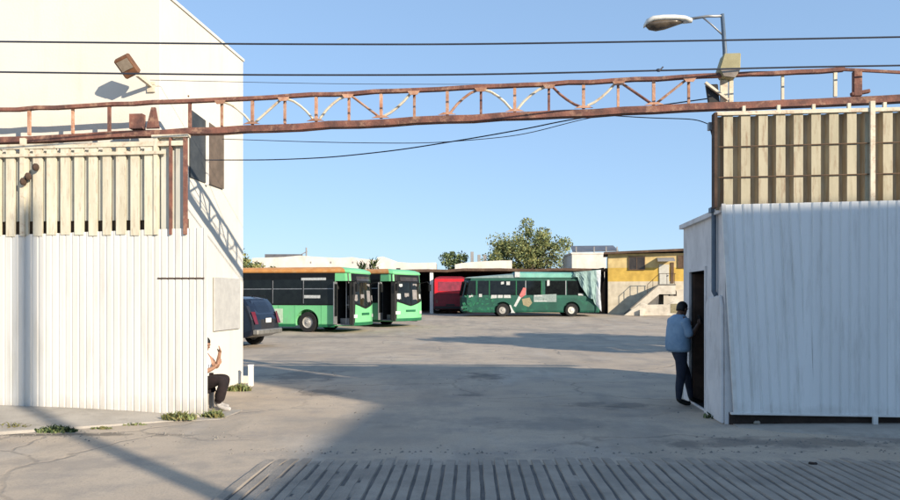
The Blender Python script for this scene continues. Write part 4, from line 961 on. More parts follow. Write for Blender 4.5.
M['yellow_wall'] = None
def yellow_house():
    d = 52.0; z0 = gz(d); K = d / F
    X0 = (608 - 450) * K; HRZ = R(-12)
    m = bpy.data.materials.new('two tone painted wall'); m.use_nodes = True; M['yellow_wall'] = m
    nt = m.node_tree; N = nt.nodes; L = nt.links; bs = N['Principled BSDF']; bs.inputs['Roughness'].default_value = .85
    tc = N.new('ShaderNodeTexCoord'); sp = N.new('ShaderNodeSeparateXYZ'); L.new(tc.outputs['Object'], sp.inputs[0])
    n = N.new('ShaderNodeTexNoise'); n.inputs['Scale'].default_value = 2.2; n.inputs['Detail'].default_value = 6; L.new(tc.outputs['Object'], n.inputs['Vector'])
    mr = N.new('ShaderNodeMapRange'); mr.inputs['From Max'].default_value = 5.0; L.new(sp.outputs['Z'], mr.inputs['Value'])
    cr = N.new('ShaderNodeValToRGB'); cr.color_ramp.interpolation = 'CONSTANT'
    e = cr.color_ramp.elements; e[0].position = 0; e[0].color = (.66, .585, .45, 1); e[1].position = 2.42 / 5; e[1].color = (.64, .42, .085, 1)
    q_ = e.new(3.42 / 5); q_.color = (.66, .50, .23, 1)
    L.new(mr.outputs[0], cr.inputs['Fac'])
    r2 = N.new('ShaderNodeValToRGB'); r2.color_ramp.elements[0].position = .35; r2.color_ramp.elements[1].position = .7; r2.color_ramp.elements[0].color = (.72, .70, .68, 1); r2.color_ramp.elements[1].color = (1, 1, 1, 1)
    L.new(n.outputs['Fac'], r2.inputs['Fac'])
    mx = N.new('ShaderNodeMixRGB'); mx.blend_type = 'MULTIPLY'; mx.inputs['Fac'].default_value = 1; L.new(cr.outputs[0], mx.inputs[1]); L.new(r2.outputs[0], mx.inputs[2]); L.new(mx.outputs[0], bs.inputs['Base Color'])
    b = thing('yellow_house', 'two storey house, yellow above and white below, with outside stair on the yard', 'house', (X0, d, z0), HRZ)
    X = lambda px: (px - 608) * K
    Z = lambda py: EYE - z0 + (297 - py) * K
    mb = MB(); mb.span((0, 0, 0), (9.5, 7, Z(254))); mb.build('wall', 'yellow_wall', b)
    mb = MB(); mb.prism([(-.3, -.5, Z(254.5)), (9.8, -.5, Z(250.5)), (9.8, -.5, Z(248.0)), (-.3, -.5, Z(252.4))], (0, 7.8, .2)); mb.build('roof', 'shed_roof', b)
    def win(a, c, p0, p1, name, mm, fr=True):
        mb = MB(); mb.span((X(a), -.05, Z(p1)), (X(c), -.004, Z(p0))); w = mb.build(name, mm, b)
        if fr:
            mb = MB(); f = .06
            mb.span((X(a) - f, -.07, Z(p0)), (X(c) + f, -.002, Z(p0) + f)); mb.span((X(a) - f, -.09, Z(p1) - f), (X(c) + f, -.002, Z(p1))); mb.span((X(a) - f, -.07, Z(p1)), (X(a), -.002, Z(p0))); mb.span((X(c), -.07, Z(p1)), (X(c) + f, -.002, Z(p0)))
            mb.span(((X(a) + X(c)) / 2 - .02, -.07, Z(p1)), ((X(a) + X(c)) / 2 + .02, -.045, Z(p0)))
            mb.build('frame', 'brown_wood', w)
        return w
    win(628.5, 643, 257.5, 269.5, 'window', 'window_dark'); win(675.5, 684, 257, 268, 'window', 'brown_wood')
    dr = win(657, 666.5, 265, 284.5, 'door', 'door_white', False)
    mb = MB(); mb.ball((X(665.5), -.08, Z(276)), .05, 6, 5); mb.build('handle', 'grey_metal', dr)
    win(668, 671, 263, 283.5, 'shutter', 'brown_wood', False)
    mb = MB(); mb.prism([(X(655), -.9, Z(262.5)), (X(671), -.9, Z(262.5)), (X(671), -.02, Z(259)), (X(655), -.02, Z(259))], (0, 0, .06)); mb.build('awning', 'far_grey', b)
    # outside stair: solid wall below a rising flight, landing in front of the door
    st = MB(); n = 13
    xa, xb = X(626), X(656); zt = Z(286)
    poly = [(xa, -1.2, 0)]
    for i in range(n):
        x0 = xa + (xb - xa) * i / n; z1 = zt * (i + 1) / n
        poly += [(x0, -1.2, z1), (xa + (xb - xa) * (i + 1) / n, -1.2, z1)]
    poly += [(X(671), -1.2, zt), (X(671), -1.2, zt - .25), (xb, -1.2, zt - .25), (xb - .1, -1.2, 0)]
    st.prism(poly, (0, 1.19, 0)); s = st.build('stair', 'tread', b)
    mb = MB(); mb.prism([(xa - .2, -1.35, 0), (xa + .5, -1.35, 0), (xb, -1.35, zt - .62), (xb + 1.1, -1.35, zt - .62), (xb + 1.1, -1.35, zt + .02), (xb - .05, -1.35, zt + .02)], (0, .14, 0)); mb.build('parapet', 'stair_white', s)
    mb = MB(); mb.bar((xa - .2, -1.28, .06), (xb - .05, -1.28, zt + .08), .2, .08); mb.bar((xb - .05, -1.28, zt + .06), (X(671), -1.28, zt + .06), .2, .08); mb.build('handrail_cap', 'tread', s)
    mb = MB()
    for px in (645, 650, 656, 663, 670): 
        zz = zt * min(1, (X(px) - xa) / (xb - xa)); mb.tube([(X(px), -1.28, zz), (X(px), -1.28, zz + .85)], .02, 6)
    mb.tube([(X(645), -1.28, zt * (X(645) - xa) / (xb - xa) + .85), (xb, -1.28, zt + .85), (X(671), -1.28, zt + .85)], .022, 6); mb.build('railing', 'brown_dark', s)
    mb = MB(); mb.span((X(660), -1.2, 0), (9.4, -.02, Z(286.5) - .25)); lw = mb.build('annex_wall', 'stair_white', b)
    arch = [(X(664.5), -1.215, Z(296)), (X(672), -1.215, Z(296))] + [((X(664.5) + X(672)) / 2 + (X(672) - X(664.5)) / 2 * math.cos(a), -1.215, Z(292.5) + .26 * math.sin(a)) for a in [math.pi * k / 8 for k in range(9)]]
    mb = MB(); mb.prism(arch, (0, .02, 0)); mb.build('arch_window', 'window_dark', b)
    mb = MB(); mb.span((X(666), -1.23, Z(295.6)), (X(669), -1.2, Z(293.6))); mb.build('window_box', 'stair_white', b)
    mb = MB(); mb.prism([(X(640), -1.21, Z(304)), (X(655), -1.21, Z(304)), (X(655), -1.21, Z(292)), (X(652), -1.21, Z(292))], (0, .008, 0)); mb.build('stair_recess', 'tread', b)
    # low yard wall in front
    w2 = thing('low_wall', 'low broken white yard wall in front of the yellow house stair', 'wall', (X0 + 2.2 * math.sin(HRZ), d - 2.2 * math.cos(HRZ), gz(d - 2.2)), HRZ)
    mb = MB(); mb.prism([(X(622), 0, 0), (X(700), 0, 0), (X(700), 0, 1.0), (X(668), 0, 1.0), (X(662), 0, .8), (X(645), 0, .78), (X(638), 0, .92), (X(633), 0, .6)], (0, .25, 0)); mb.build('wall', 'stair_white', w2, bevel=.02)
    mb = MB(); mb.span((X(637), -.25, 0), (X(640), -.01, .42)); mb.build('pier', 'stair_white', w2)
    mb = MB(); mb.span((X(665), -.012, .2), (X(680), -.002, .85)); mb.build('stain_panel', 'decal_tan', w2)
yellow_house()

# ------------------------------------------------------------------ plants
def leaf_cloud(mb, centres, n, size, rnd, squash=.8, mats=1):
    for _ in range(n):
        c, r = rnd.choice(centres)
        while True:
            v = Vector((rnd.uniform(-1, 1), rnd.uniform(-1, 1), rnd.uniform(-1, 1)))
            if .25 < v.length < 1: break
        p = Vector(c) + Vector((v.x * r, v.y * r, v.z * r * squash))
        s = size * rnd.uniform(.5, 1.3)
        a = Vector((rnd.gauss(0, 1), rnd.gauss(0, 1), rnd.gauss(0, .7))).normalized(); u = a.orthogonal().normalized()
        u.rotate(Quaternion(a, rnd.uniform(0, 6.3))); w = a.cross(u)
        mb.mi = 0 if rnd.random() < .6 or mats == 1 else rnd.randrange(1, mats)
        mb._f([mb.b.verts.new(p + u * s), mb.b.verts.new(p + w * s * .5), mb.b.verts.new(p - u * s), mb.b.verts.new(p - w * s * .5)])
def tree(loc, H, spread, label, n=3500, size=.16, seed=1, mats=('leaf_olive', 'leaf_yellow', 'leaf_dark'), base=.38, nb=9, clump=1.0, shape=None, name='tree'):
    rnd = random.Random(seed)
    t = thing(name, label, 'tree', loc)
    tr = MB(); th = H * base
    top = Vector((rnd.uniform(-.3, .3), 0, th))
    tr.tube([(0, 0, -.1), (.05, 0, th * .5), top], [H * .03, H * .024, H * .02], 8)
    cs = []
    for i in range(nb):
        a = 2 * math.pi * i / nb + rnd.uniform(-.3, .3); k = rnd.uniform(.35, 1)
        e = Vector((math.cos(a) * spread * k, math.sin(a) * spread * k * .8, th + (H - th) * (rnd.uniform(.12, .95) if k < .75 else rnd.uniform(.1, .62))))
        mid = top.lerp(e, .5) + Vector((0, 0, rnd.uniform(.0, .1) * H))
        tr.tube([top, mid, e], [H * .013, H * .008, H * .003], 6)
        cs.append((e, clump * rnd.uniform(.65, 1.2)))
        for _ in range(3):
            e2 = mid.lerp(e, rnd.uniform(.2, 1)) + Vector((rnd.gauss(0, .5), rnd.gauss(0, .5), rnd.gauss(.1, .4))) * clump
            tr.tube([mid, (mid + e2) / 2 + Vector((0, 0, .1)), e2], [H * .006, H * .004, H * .002], 5)
            cs.append((e2, clump * rnd.uniform(.35, .8)))
    tr.build('trunk', 'bark', t)
    lf = MB(); leaf_cloud(lf, cs, n, size, rnd, mats=len(mats)); lf.build('crown', list(mats), t)
    return t
tree((7.3, 68, .5), 7.9, 4.1, 'large airy olive green tree rising behind the shed roof', n=14000, size=.13, seed=5, base=.42, nb=18, clump=1.25, mats=('leaf_olive', 'leaf_yellow'))
tree((.4, 70, .5), 5.7, 1.6, 'small round dark green tree behind the shed, left of the large tree', n=2600, size=.14, seed=9, mats=('leaf_dark', 'leaf_olive'), base=.5, nb=8, clump=.8)
tree((-17.0, 59.5, .5), 4.9, 2.0, 'bushy yellow green tree over the shed roof next to the left building', n=3200, size=.15, seed=12, mats=('leaf_yellow', 'leaf_olive', 'leaf_dark'), base=.5, nb=10, clump=.95)
# leafy tree inside the yard behind the right fence (it throws the long shadow across the yard)
tree((11.5, 18.2, 0), 6.6, 1.9, 'dense tree inside the yard standing behind the right fence', n=9000, size=.2, seed=21, base=.42, nb=14, clump=1.1, mats=('leaf_dark', 'leaf_olive'))
tree((15.5, 20.0, 0), 6.6, 2.0, 'second dense tree further right inside the yard behind the fence', n=9000, size=.2, seed=23, base=.42, nb=14, clump=1.15, mats=('leaf_dark', 'leaf_olive'))

def spiky(loc, h, label, seed, n=26):
    rnd = random.Random(seed); t = thing('spiky_plant', label, 'plant', loc)
    mb = MB(); mb.tube([(0, 0, 0), (.03, 0, h * .2), (0, 0, h * .34)], [.09, .07, .06], 6); mb.build('stem', 'bark', t)
    mb = MB()
    for i in range(n):
        a = rnd.uniform(0, 6.28); el = rnd.uniform(-.5, 1.3); L_ = h * rnd.uniform(.4, .8); o = Vector((rnd.uniform(-.25, .25), rnd.uniform(-.2, .2), h * rnd.uniform(.15, .42)))
        d = Vector((math.cos(a) * math.cos(el), math.sin(a) * math.cos(el), math.sin(el))); sd = d.cross(Vector((0, 0, 1))).normalized() * .07
        p1 = o + d * L_ * .55; p2 = o + d * L_ + Vector((0, 0, -.22 * L_)); mb.mi = rnd.randrange(2)
        v = [mb.b.verts.new(q_) for q_ in (o - sd * .4, o + sd * .4, p1 + sd, p2, p1 - sd)]; mb._f([v[0], v[1], v[2], v[4]]); mb._f([v[4], v[2], v[3]])
    mb.build('leaf', ['leaf_olive', 'leaf_dark'], t)
spiky(tuple(at(362, 273, 55)), 1.25, 'spiky green plant on the shed roof above the first green bus', 3, 70)
spiky(tuple(at(373, 272, 56)), 1.4, 'brownish spiky plant on the shed roof next to the sloping white gable', 4, 55)

def weeds(loc, r, h, n, label, seed, m=('leaf_grass', 'leaf_olive')):
    rnd = random.Random(seed); mb = MB()
    for i in range(n):
        a = rnd.uniform(0, 6.28); k = r * rnd.random() ** .6; p = Vector((math.cos(a) * k * 1.5, math.sin(a) * k * .6, 0))
        hh = h * rnd.uniform(.4, 1) * (1.1 - .5 * k / r); ln = Vector((rnd.gauss(0, .35), rnd.gauss(0, .3), 1)) * hh
        s = Vector((rnd.gauss(0, 1), rnd.gauss(0, 1), 0)).normalized() * rnd.uniform(.006, .014)
        mid = p + ln * .6; mb.mi = rnd.randrange(len(m))
        v = [mb.b.verts.new(x) for x in (p - s, p + s, mid + s * 1.2, p + ln + Vector((rnd.gauss(0, .03), 0, -.02)), mid - s * 1.2)]
        mb._f([v[0], v[1], v[2], v[4]]); mb._f([v[4], v[2], v[3]])
    tag(mb.build('weed_clump', list(m), loc=loc), label, 'weeds', 'weeds along the fences and kerb')
def onG(px, py, z=0.0):
    d = F * (EYE - z) / (py - 297); return Vector(((px - 450) * d / F, d, z))
weeds(onG(179, 419.5, .02), .16, .16, 240, 'dry weed clump at the foot of the left fence near its end', 1)
weeds(onG(213, 418), .12, .17, 140, 'weeds at the corner of the left fence beside the sitting person', 2)
weeds(onG(57, 432), .18, .13, 190, 'flat green weed clump in the kerb left of the long pole shadow', 3, ('leaf_olive', 'leaf_dark'))
weeds(onG(7, 430), .20, .13, 170, 'dry brown weed clump in the kerb at the left picture edge', 4, ('leaf_grass',))
weeds(onG(101, 429), .10, .06, 60, 'tiny weed tuft in the kerb below the middle of the left fence', 5)
weeds(onG(133, 425), .12, .05, 50, 'thin low weeds on the kerb right of the tiny tuft', 8)
weeds(onG(239, 391), .15, .19, 200, 'yellow green weeds at the foot of the cream building by the white post', 6, ('leaf_grass', 'leaf_olive'))
weeds(onG(722, 418), .18, .14, 200, 'dark weeds under the left end of the right fence', 7, ('leaf_dark', 'leaf_olive'))
# small rubble
def rubble(loc, s, label, seed, m='pavement'):
    rnd = random.Random(seed); mb = MB(); mb.ball((0, 0, s * .35), (s, s * .7, s * .45), 7, 5)
    for v in mb.b.verts: v.co += Vector((rnd.uniform(-1, 1), rnd.uniform(-1, 1), rnd.uniform(-1, 1))) * s * .16
    tag(mb.build('stone', m, loc=loc), label, 'stone')
rubble(onG(193, 419), .10, 'pale broken stone leaning by weeds at the left fence end', 1)
rubble(onG(757, 424, .02), .05, 'small pale stone under the right fence', 2)
rubble(onG(813, 466), .05, 'small dark stone at the far edge of the grooved ramp', 3, 'dark_gap')

# ------------------------------------------------------------------ people
def skin_body(name, nodes, edges, region, mats, parent, root, head=None, sub=2, loc=None):
    names = list(nodes); idx = {n: i for i, n in enumerate(names)}
    me = bpy.data.meshes.new(name); me.from_pydata([nodes[n][0] for n in names], [(idx[a], idx[b]) for a, b in edges], [])
    o = bpy.data.objects.new(name, me); COL.objects.link(o)
    sk = o.modifiers.new('skin', 'SKIN'); sk.use_smooth_shade = True; sk.branch_smoothing = .4
    for i, n in enumerate(names):
        r = nodes[n][1]; o.data.skin_vertices[0].data[i].radius = r if isinstance(r, tuple) else (r, r)
        o.data.skin_vertices[0].data[i].use_root = (n == root)
    sb = o.modifiers.new('sub', 'SUBSURF'); sb.levels = sub; sb.render_levels = sub
    bpy.context.view_layer.update(); dg = bpy.context.evaluated_depsgraph_get()
    nm = bpy.data.meshes.new_from_object(o.evaluated_get(dg)); nm.name = name
    o.modifiers.clear(); o.data = nm
    nm.materials.clear()
    if head:
        bm = bmesh.new(); bm.from_mesh(nm); hb = head
        tmp = bpy.data.meshes.new('tmp'); bmesh.ops.recalc_face_normals(hb.b, faces=hb.b.faces[:]); hb.b.to_mesh(tmp); hb.b.free(); n0 = len(bm.faces)
        bm.from_mesh(tmp); bm.to_mesh(nm); bm.free(); bpy.data.meshes.remove(tmp)
    else: n0 = len(nm.polygons)
    for m in mats: nm.materials.append(M[m])
    segs = [(Vector(nodes[a][0]), Vector(nodes[b][0]), region(a, b)) for a, b in edges]
    for i, p in enumerate(nm.polygons):
        p.use_smooth = True
        if i >= n0: continue
        best = 1e9; r = 0
        for a, b, q_ in segs:
            ab = b - a; t = max(0, min(1, (p.center - a).dot(ab) / max(ab.length_squared, 1e-9))); dd = (p.center - a - ab * t).length
            if dd < best: best = dd; r = q_(t) if callable(q_) else q_
        p.material_index = r
    o.parent = parent
    return o
def head_mesh(c, fwd, r=.095, skin=0, eye=3):
    """egg-shaped head with jaw, nose, ears, eyes, brow and mouth; fwd: facing direction"""
    mb = MB(); f = Vector(fwd).normalized(); up = Vector((0, 0, 1)); sd = up.cross(f).normalized(); up = f.cross(sd); c = Vector(c)
    W = lambda a, b_, z: c + f * a * r + sd * b_ * r + up * z * r
    rings = []; n = 16
    for z, rx, ry, off in ((-1.28, .30, .26, .42), (-1.15, .55, .46, .30), (-.85, .78, .64, .16), (-.45, .92, .74, .04), (0, 1.0, .80, -.02), (.45, 1.0, .80, -.06), (.85, .80, .64, -.08), (1.1, .48, .38, -.08), (1.2, .15, .12, -.08)):
        rings.append([W(off + rx * math.cos(2 * math.pi * k / n), ry * math.sin(2 * math.pi * k / n), z) for k in range(n)])
    mb.mi = skin; mb.loft(rings)
    mb.loft([[W(.92, -.16, -.42), W(.92, .16, -.42), W(1.0, .02, .12), W(1.0, -.02, .12)], [W(1.22, -.06, -.36), W(1.22, .06, -.36), W(1.02, .01, .10), W(1.02, -.01, .10)]])
    for s in (-1, 1):
        mb.ball(W(-.05, s * .82, -.15), (r * .16, r * .12, r * .28), 8, 6)
        mb.mi = eye; mb.ball(W(.90, s * .33, .05), r * .10, 8, 6); mb.mi = skin
        mb.ball(W(.88, s * .33, .2), (r * .2, r * .2, r * .05), 8, 5)
    mb.ball(W(.86, 0, -.68), (r * .13, r * .26, r * .06), 8, 5)
    return mb
def hand_nodes(nodes, edges, pre, wrist, d, palm_n, side, curl, k=1.0):
    """palm plus five separate bent fingers; d: finger direction, palm_n: where the palm faces, side: towards the thumb"""
    d = Vector(d).normalized(); pn = Vector(palm_n); pn = (pn - d * pn.dot(d)).normalized(); sd = Vector(side); sd = (sd - d * sd.dot(d) - pn * sd.dot(pn)).normalized(); w = Vector(wrist)
    nodes[pre + 'palm'] = (w + d * .045 * k, (.030 * k, .020 * k)); edges.append((pre + 'wrist', pre + 'palm'))
    nodes[pre + 'palm2'] = (w + d * .075 * k, (.034 * k, .016 * k)); edges.append((pre + 'palm', pre + 'palm2'))
    for i, (off, ln) in enumerate(((.027, .070), (.009, .080), (-.009, .074), (-.026, .058))):
        b = w + d * .088 * k + sd * off * k; c1, c2 = curl * (.6 + .12 * i), curl * (1.3 + .15 * i)
        d1 = (d * math.cos(c1) + pn * math.sin(c1)); d2 = (d * math.cos(c2) + pn * math.sin(c2))
        n0, n1, n2 = (pre + 'f%d%s' % (i, x) for x in 'abc')
        nodes[n0] = (b, .0105 * k); nodes[n1] = (b + d1 * ln * .5 * k, .0095 * k); nodes[n2] = (b + d1 * ln * .5 * k + d2 * ln * .5 * k, .0075 * k)
        edges += [(pre + 'palm2', n0), (n0, n1), (n1, n2)]
    t0 = w + d * .035 * k + sd * .032 * k; t1 = t0 + (d * .6 + sd * .7 + pn * .3).normalized() * .035 * k; t2 = t1 + (d * .9 + sd * .2 + pn * .35).normalized() * .03 * k
    nodes[pre + 't0'] = (t0, .012 * k); nodes[pre + 't1'] = (t1, .0105 * k); nodes[pre + 't2'] = (t2, .008 * k)
    edges += [(pre + 'palm', pre + 't0'), (pre + 't0', pre + 't1'), (pre + 't1', pre + 't2')]

def shirt_loft(m, parent, rings, sleeves, sr):
    mb = MB(); n = 20; rr = []
    for cx, z, rx, ry in rings:
        rr.append([(cx + rx * math.cos(2 * math.pi * k / n) * (1 + .02 * math.sin(5 * k + z * 40)), ry * math.sin(2 * math.pi * k / n) * (1 + .02 * math.cos(3 * k + z * 31)), z) for k in range(n)])
    mb.loft(rr)
    for sl in sleeves: mb.tube(sl, sr, 12)
    o = mb.build('shirt', m, parent, smooth=True)
    sd = o.modifiers.new('sub', 'SUBSURF'); sd.levels = 1; sd.render_levels = 1
    return o
def standing_man():
    # local +x: he faces the doorway; -y: towards the street
    p = thing('person', 'man in a light blue shirt and dark jeans leaning at the gatehouse doorway', 'person', (3.66, 11.2, 0), GA + R(20))
    nd = {
        'pelvis': ((0, 0, .90), (.135, .12)), 'waist': ((-.01, 0, 1.03), (.15, .13)), 'belly': ((.0, 0, 1.15), (.15, .135)), 'chest': ((-.005, 0, 1.27), (.16, .13)), 'upper': ((-.005, 0, 1.36), (.13, .10)),
        'neck': ((.015, 0, 1.435), .052), 'skull': ((.04, 0, 1.51), .06),
        'r_sh': ((-.005, -.18, 1.345), .068), 'r_el': ((.03, -.25, 1.09), .048), 'r_fore': ((.13, -.215, 1.16), .041), 'r_wrist': ((.235, -.15, 1.255), .030),
        'l_sh': ((-.005, .18, 1.345), .068), 'l_el': ((.06, .25, 1.08), .048), 'l_wrist': ((.22, .17, 1.22), .030),
        'r_hip': ((-.01, -.09, .84), .115), 'r_kn': ((-.03, -.12, .47), .078), 'r_calf': ((-.07, -.13, .33), .070), 'r_an': ((-.09, -.14, .09), .045), 'r_ball': ((.025, -.15, .045), .044), 'r_toe': ((.115, -.155, .035), .032),
        'l_hip': ((.02, .09, .84), .105), 'l_kn': ((.17, .05, .49), .072), 'l_calf': ((.20, .03, .33), .066), 'l_an': ((.235, .02, .09), .046), 'l_ball': ((.33, .02, .045), .042), 'l_toe': ((.41, .02, .035), .030)}
    ed = [('pelvis', 'waist'), ('waist', 'belly'), ('belly', 'chest'), ('chest', 'upper'), ('upper', 'neck'), ('neck', 'skull'), ('upper', 'r_sh'), ('r_sh', 'r_el'), ('r_el', 'r_fore'), ('r_fore', 'r_wrist'), ('upper', 'l_sh'), ('l_sh', 'l_el'), ('l_el', 'l_wrist'),
          ('pelvis', 'r_hip'), ('r_hip', 'r_kn'), ('r_kn', 'r_calf'), ('r_calf', 'r_an'), ('r_an', 'r_ball'), ('r_ball', 'r_toe'), ('pelvis', 'l_hip'), ('l_hip', 'l_kn'), ('l_kn', 'l_calf'), ('l_calf', 'l_an'), ('l_an', 'l_ball'), ('l_ball', 'l_toe')]
    hand_nodes(nd, ed, 'r_', nd['r_wrist'][0], (.75, .25, .62), (-.3, .8, .3), (-.6, -.2, .8), .75)
    hand_nodes(nd, ed, 'l_', nd['l_wrist'][0], (.7, -.35, .6), (-.3, -.8, .3), (-.6, .2, .8), .75)
    def reg(a, b):
        j = a + b
        if 'toe' in b or 'ball' in b: return 2
        if b in ('r_an', 'l_an'): return lambda t: 2 if t > .93 else 1
        if any(k in b for k in ('hip', 'kn', 'calf')) : return 1
        if b == 'waist': return 1
        return 0
    head = head_mesh((.065, 0, 1.535), (.95, .22, -.22), .088)
    skin_body('body', nd, ed, reg, ['skin_dark', 'jeans', 'shoe_black', 'eye'], p, 'pelvis', head)
    # loose shirt, hem over the hips
    shirt_loft('denim_light', p, [(-.01, .83, .168, .215), (-.012, .89, .190, .228), (-.015, 1.0, .192, .228), (-.005, 1.12, .186, .222), (-.008, 1.24, .172, .220), (-.010, 1.32, .145, .208), (-.006, 1.375, .128, .185), (-.002, 1.415, .105, .140), (.008, 1.450, .070, .085)],
               [[(-.006, -.15, 1.35), (.0, -.205, 1.32), (.014, -.238, 1.20), (.030, -.252, 1.07)], [(-.006, .15, 1.35), (.0, .205, 1.32), (.03, .236, 1.20), (.056, .25, 1.07)]], [.088, .096, .082, .070])
    f = Vector((.95, .22, -.22)).normalized()
    hb = MB(); c = Vector((.065, 0, 1.535)); r = .088; up = Vector((0, 0, 1)); sd = up.cross(f).normalized(); up = f.cross(sd); rings = []
    for z, rx, ry, off in ((-.55, .62, .80, -.46), (-.2, .70, .86, -.40), (.15, .86, .90, -.28), (.5, 1.02, .90, -.12), (.85, .92, .76, -.10), (1.15, .62, .5, -.1), (1.32, .2, .16, -.1)):
        rings.append([c + f * (off + rx * math.cos(2 * math.pi * k / 16)) * r + sd * ry * math.sin(2 * math.pi * k / 16) * r + up * z * r for k in range(16)])
    hb.loft(rings); hb.build('hair', 'hair', p, smooth=True)
    # phone held in the raised hand
    ph = MB(); ph.box(None, (.012, .075, .15), mtx=Matrix.Translation((.325, -.10, 1.36)) @ Matrix.Rotation(R(-25), 4, 'Y')); o = ph.build('phone', 'black', loc=(0, 0, 0))
    o.matrix_world = Matrix.Translation(p.location) @ Matrix.Rotation(p.rotation_euler.z, 4, 'Z')
    tag(o, 'dark phone held up by the man in the light blue shirt', 'phone')
standing_man()

def sitting_person():
    p = thing('person', 'person in white top and black trousers sitting behind the left fence edge', 'person', (-3.84, 10.72, 0), R(-6))
    nd = {
        'pelvis': ((0, 0, .40), (.135, .12)), 'waist': ((.02, 0, .52), (.13, .12)), 'belly': ((.03, 0, .62), (.13, .12)), 'chest': ((.03, 0, .74), (.14, .115)), 'upper': ((.03, 0, .82), (.115, .09)),
        'neck': ((.045, 0, .895), .048), 'skull': ((.06, 0, .97), .055),
        'r_sh': ((.03, -.17, .80), .062), 'r_el': ((.17, -.22, .585), .044), 'r_wrist': ((.32, -.16, .66), .029),
        'l_sh': ((.03, .17, .80), .062), 'l_el': ((.19, .21, .62), .044), 'l_wrist': ((.27, .11, .82), .029),
        'r_hip': ((.06, -.09, .40), .10), 'r_kn': ((.44, -.13, .47), .066), 'r_calf': ((.41, -.13, .34), .062), 'r_an': ((.36, -.13, .09), .043), 'r_ball': ((.47, -.14, .045), .042), 'r_toe': ((.57, -.145, .035), .03),
        'l_hip': ((.06, .09, .40), .10), 'l_kn': ((.40, .10, .48), .066), 'l_calf': ((.33, .10, .34), .062), 'l_an': ((.22, .10, .09), .043), 'l_ball': ((.33, .11, .045), .042), 'l_toe': ((.43, .115, .035), .03)}
    ed = [('pelvis', 'waist'), ('waist', 'belly'), ('belly', 'chest'), ('chest', 'upper'), ('upper', 'neck'), ('neck', 'skull'), ('upper', 'r_sh'), ('r_sh', 'r_el'), ('r_el', 'r_wrist'), ('upper', 'l_sh'), ('l_sh', 'l_el'), ('l_el', 'l_wrist'),
          ('pelvis', 'r_hip'), ('r_hip', 'r_kn'), ('r_kn', 'r_calf'), ('r_calf', 'r_an'), ('r_an', 'r_ball'), ('r_ball', 'r_toe'), ('pelvis', 'l_hip'), ('l_hip', 'l_kn'), ('l_kn', 'l_calf'), ('l_calf', 'l_an'), ('l_an', 'l_ball'), ('l_ball', 'l_toe')]
    hand_nodes(nd, ed, 'r_', nd['r_wrist'][0], (.6, .3, .75), (-.5, .7, .3), (-.6, -.1, .6), .5)
    hand_nodes(nd, ed, 'l_', nd['l_wrist'][0], (.3, -.3, .9), (-.5, -.6, .2), (-.6, .2, .1), .4)
    def reg(a, b):
        if 'toe' in b or 'ball' in b: return 2
        if b in ('r_an', 'l_an'): return lambda t: 2 if t > .9 else 1
        if any(k in b for k in ('hip', 'kn', 'calf')) or b == 'waist': return 1
        return 0
    hc = (.085, 0, 1.0); hf = (.93, -.1, -.3)
    skin_body('body', nd, ed, reg, ['skin_mid', 'trouser_black', 'shoe_white', 'eye'], p, 'pelvis', head_mesh(hc, hf, .085))
    shirt_loft('shirt_white', p, [(.0, .43, .140, .165), (.01, .50, .155, .172), (.03, .60, .152, .175), (.035, .70, .145, .185), (.03, .78, .122, .180), (.03, .835, .095, .140), (.038, .875, .062, .075)],
               [[(.03, -.14, .80), (.03, -.19, .785), (.085, -.205, .70), (.13, -.215, .64)], [(.03, .14, .80), (.03, .19, .785), (.09, .20, .71), (.14, .205, .66)]], [.068, .076, .068, .060])
    tn = {'p': ((0.02, 0, .385), (.16, .15)), 'rh': ((.1, -.09, .41), .118), 'rk': ((.45, -.13, .47), .088), 'rc': ((.42, -.13, .33), .085), 'ra': ((.375, -.13, .13), .072), 'lh': ((.1, .09, .41), .118), 'lk': ((.41, .10, .48), .088), 'lc': ((.335, .10, .33), .085), 'la': ((.245, .10, .13), .072)}
    skin_body('trousers', tn, [('p', 'rh'), ('rh', 'rk'), ('rk', 'rc'), ('rc', 'ra'), ('p', 'lh'), ('lh', 'lk'), ('lk', 'lc'), ('lc', 'la')], lambda a, b: 0, ['trouser_black'], p, 'p')
    f = Vector(hf).normalized(); hb = MB(); c = Vector(hc); r = .085; up = Vector((0, 0, 1)); sd = up.cross(f).normalized(); up = f.cross(sd); rings = []
    for z, rx, ry, off in ((-.7, .6, .82, -.52), (-.2, .72, .9, -.42), (.15, .86, .92, -.28), (.5, 1.04, .92, -.12), (.85, .94, .78, -.1), (1.18, .62, .5, -.1), (1.36, .2, .16, -.1)):
        rings.append([c + f * (off + rx * math.cos(2 * math.pi * k / 16)) * r + sd * ry * math.sin(2 * math.pi * k / 16) * r + up * z * r for k in range(16)])
    hb.loft(rings); hb.build('hair', 'hair', p, smooth=True)
    mb = MB(); mb.box((0, 0, .13), (.38, .42, .265)); tag(mb.build('concrete_block', 'pavement', loc=(-3.87, 10.72, 0), bevel=.015), 'low concrete block the person in the white top sits on', 'block')
sitting_person()

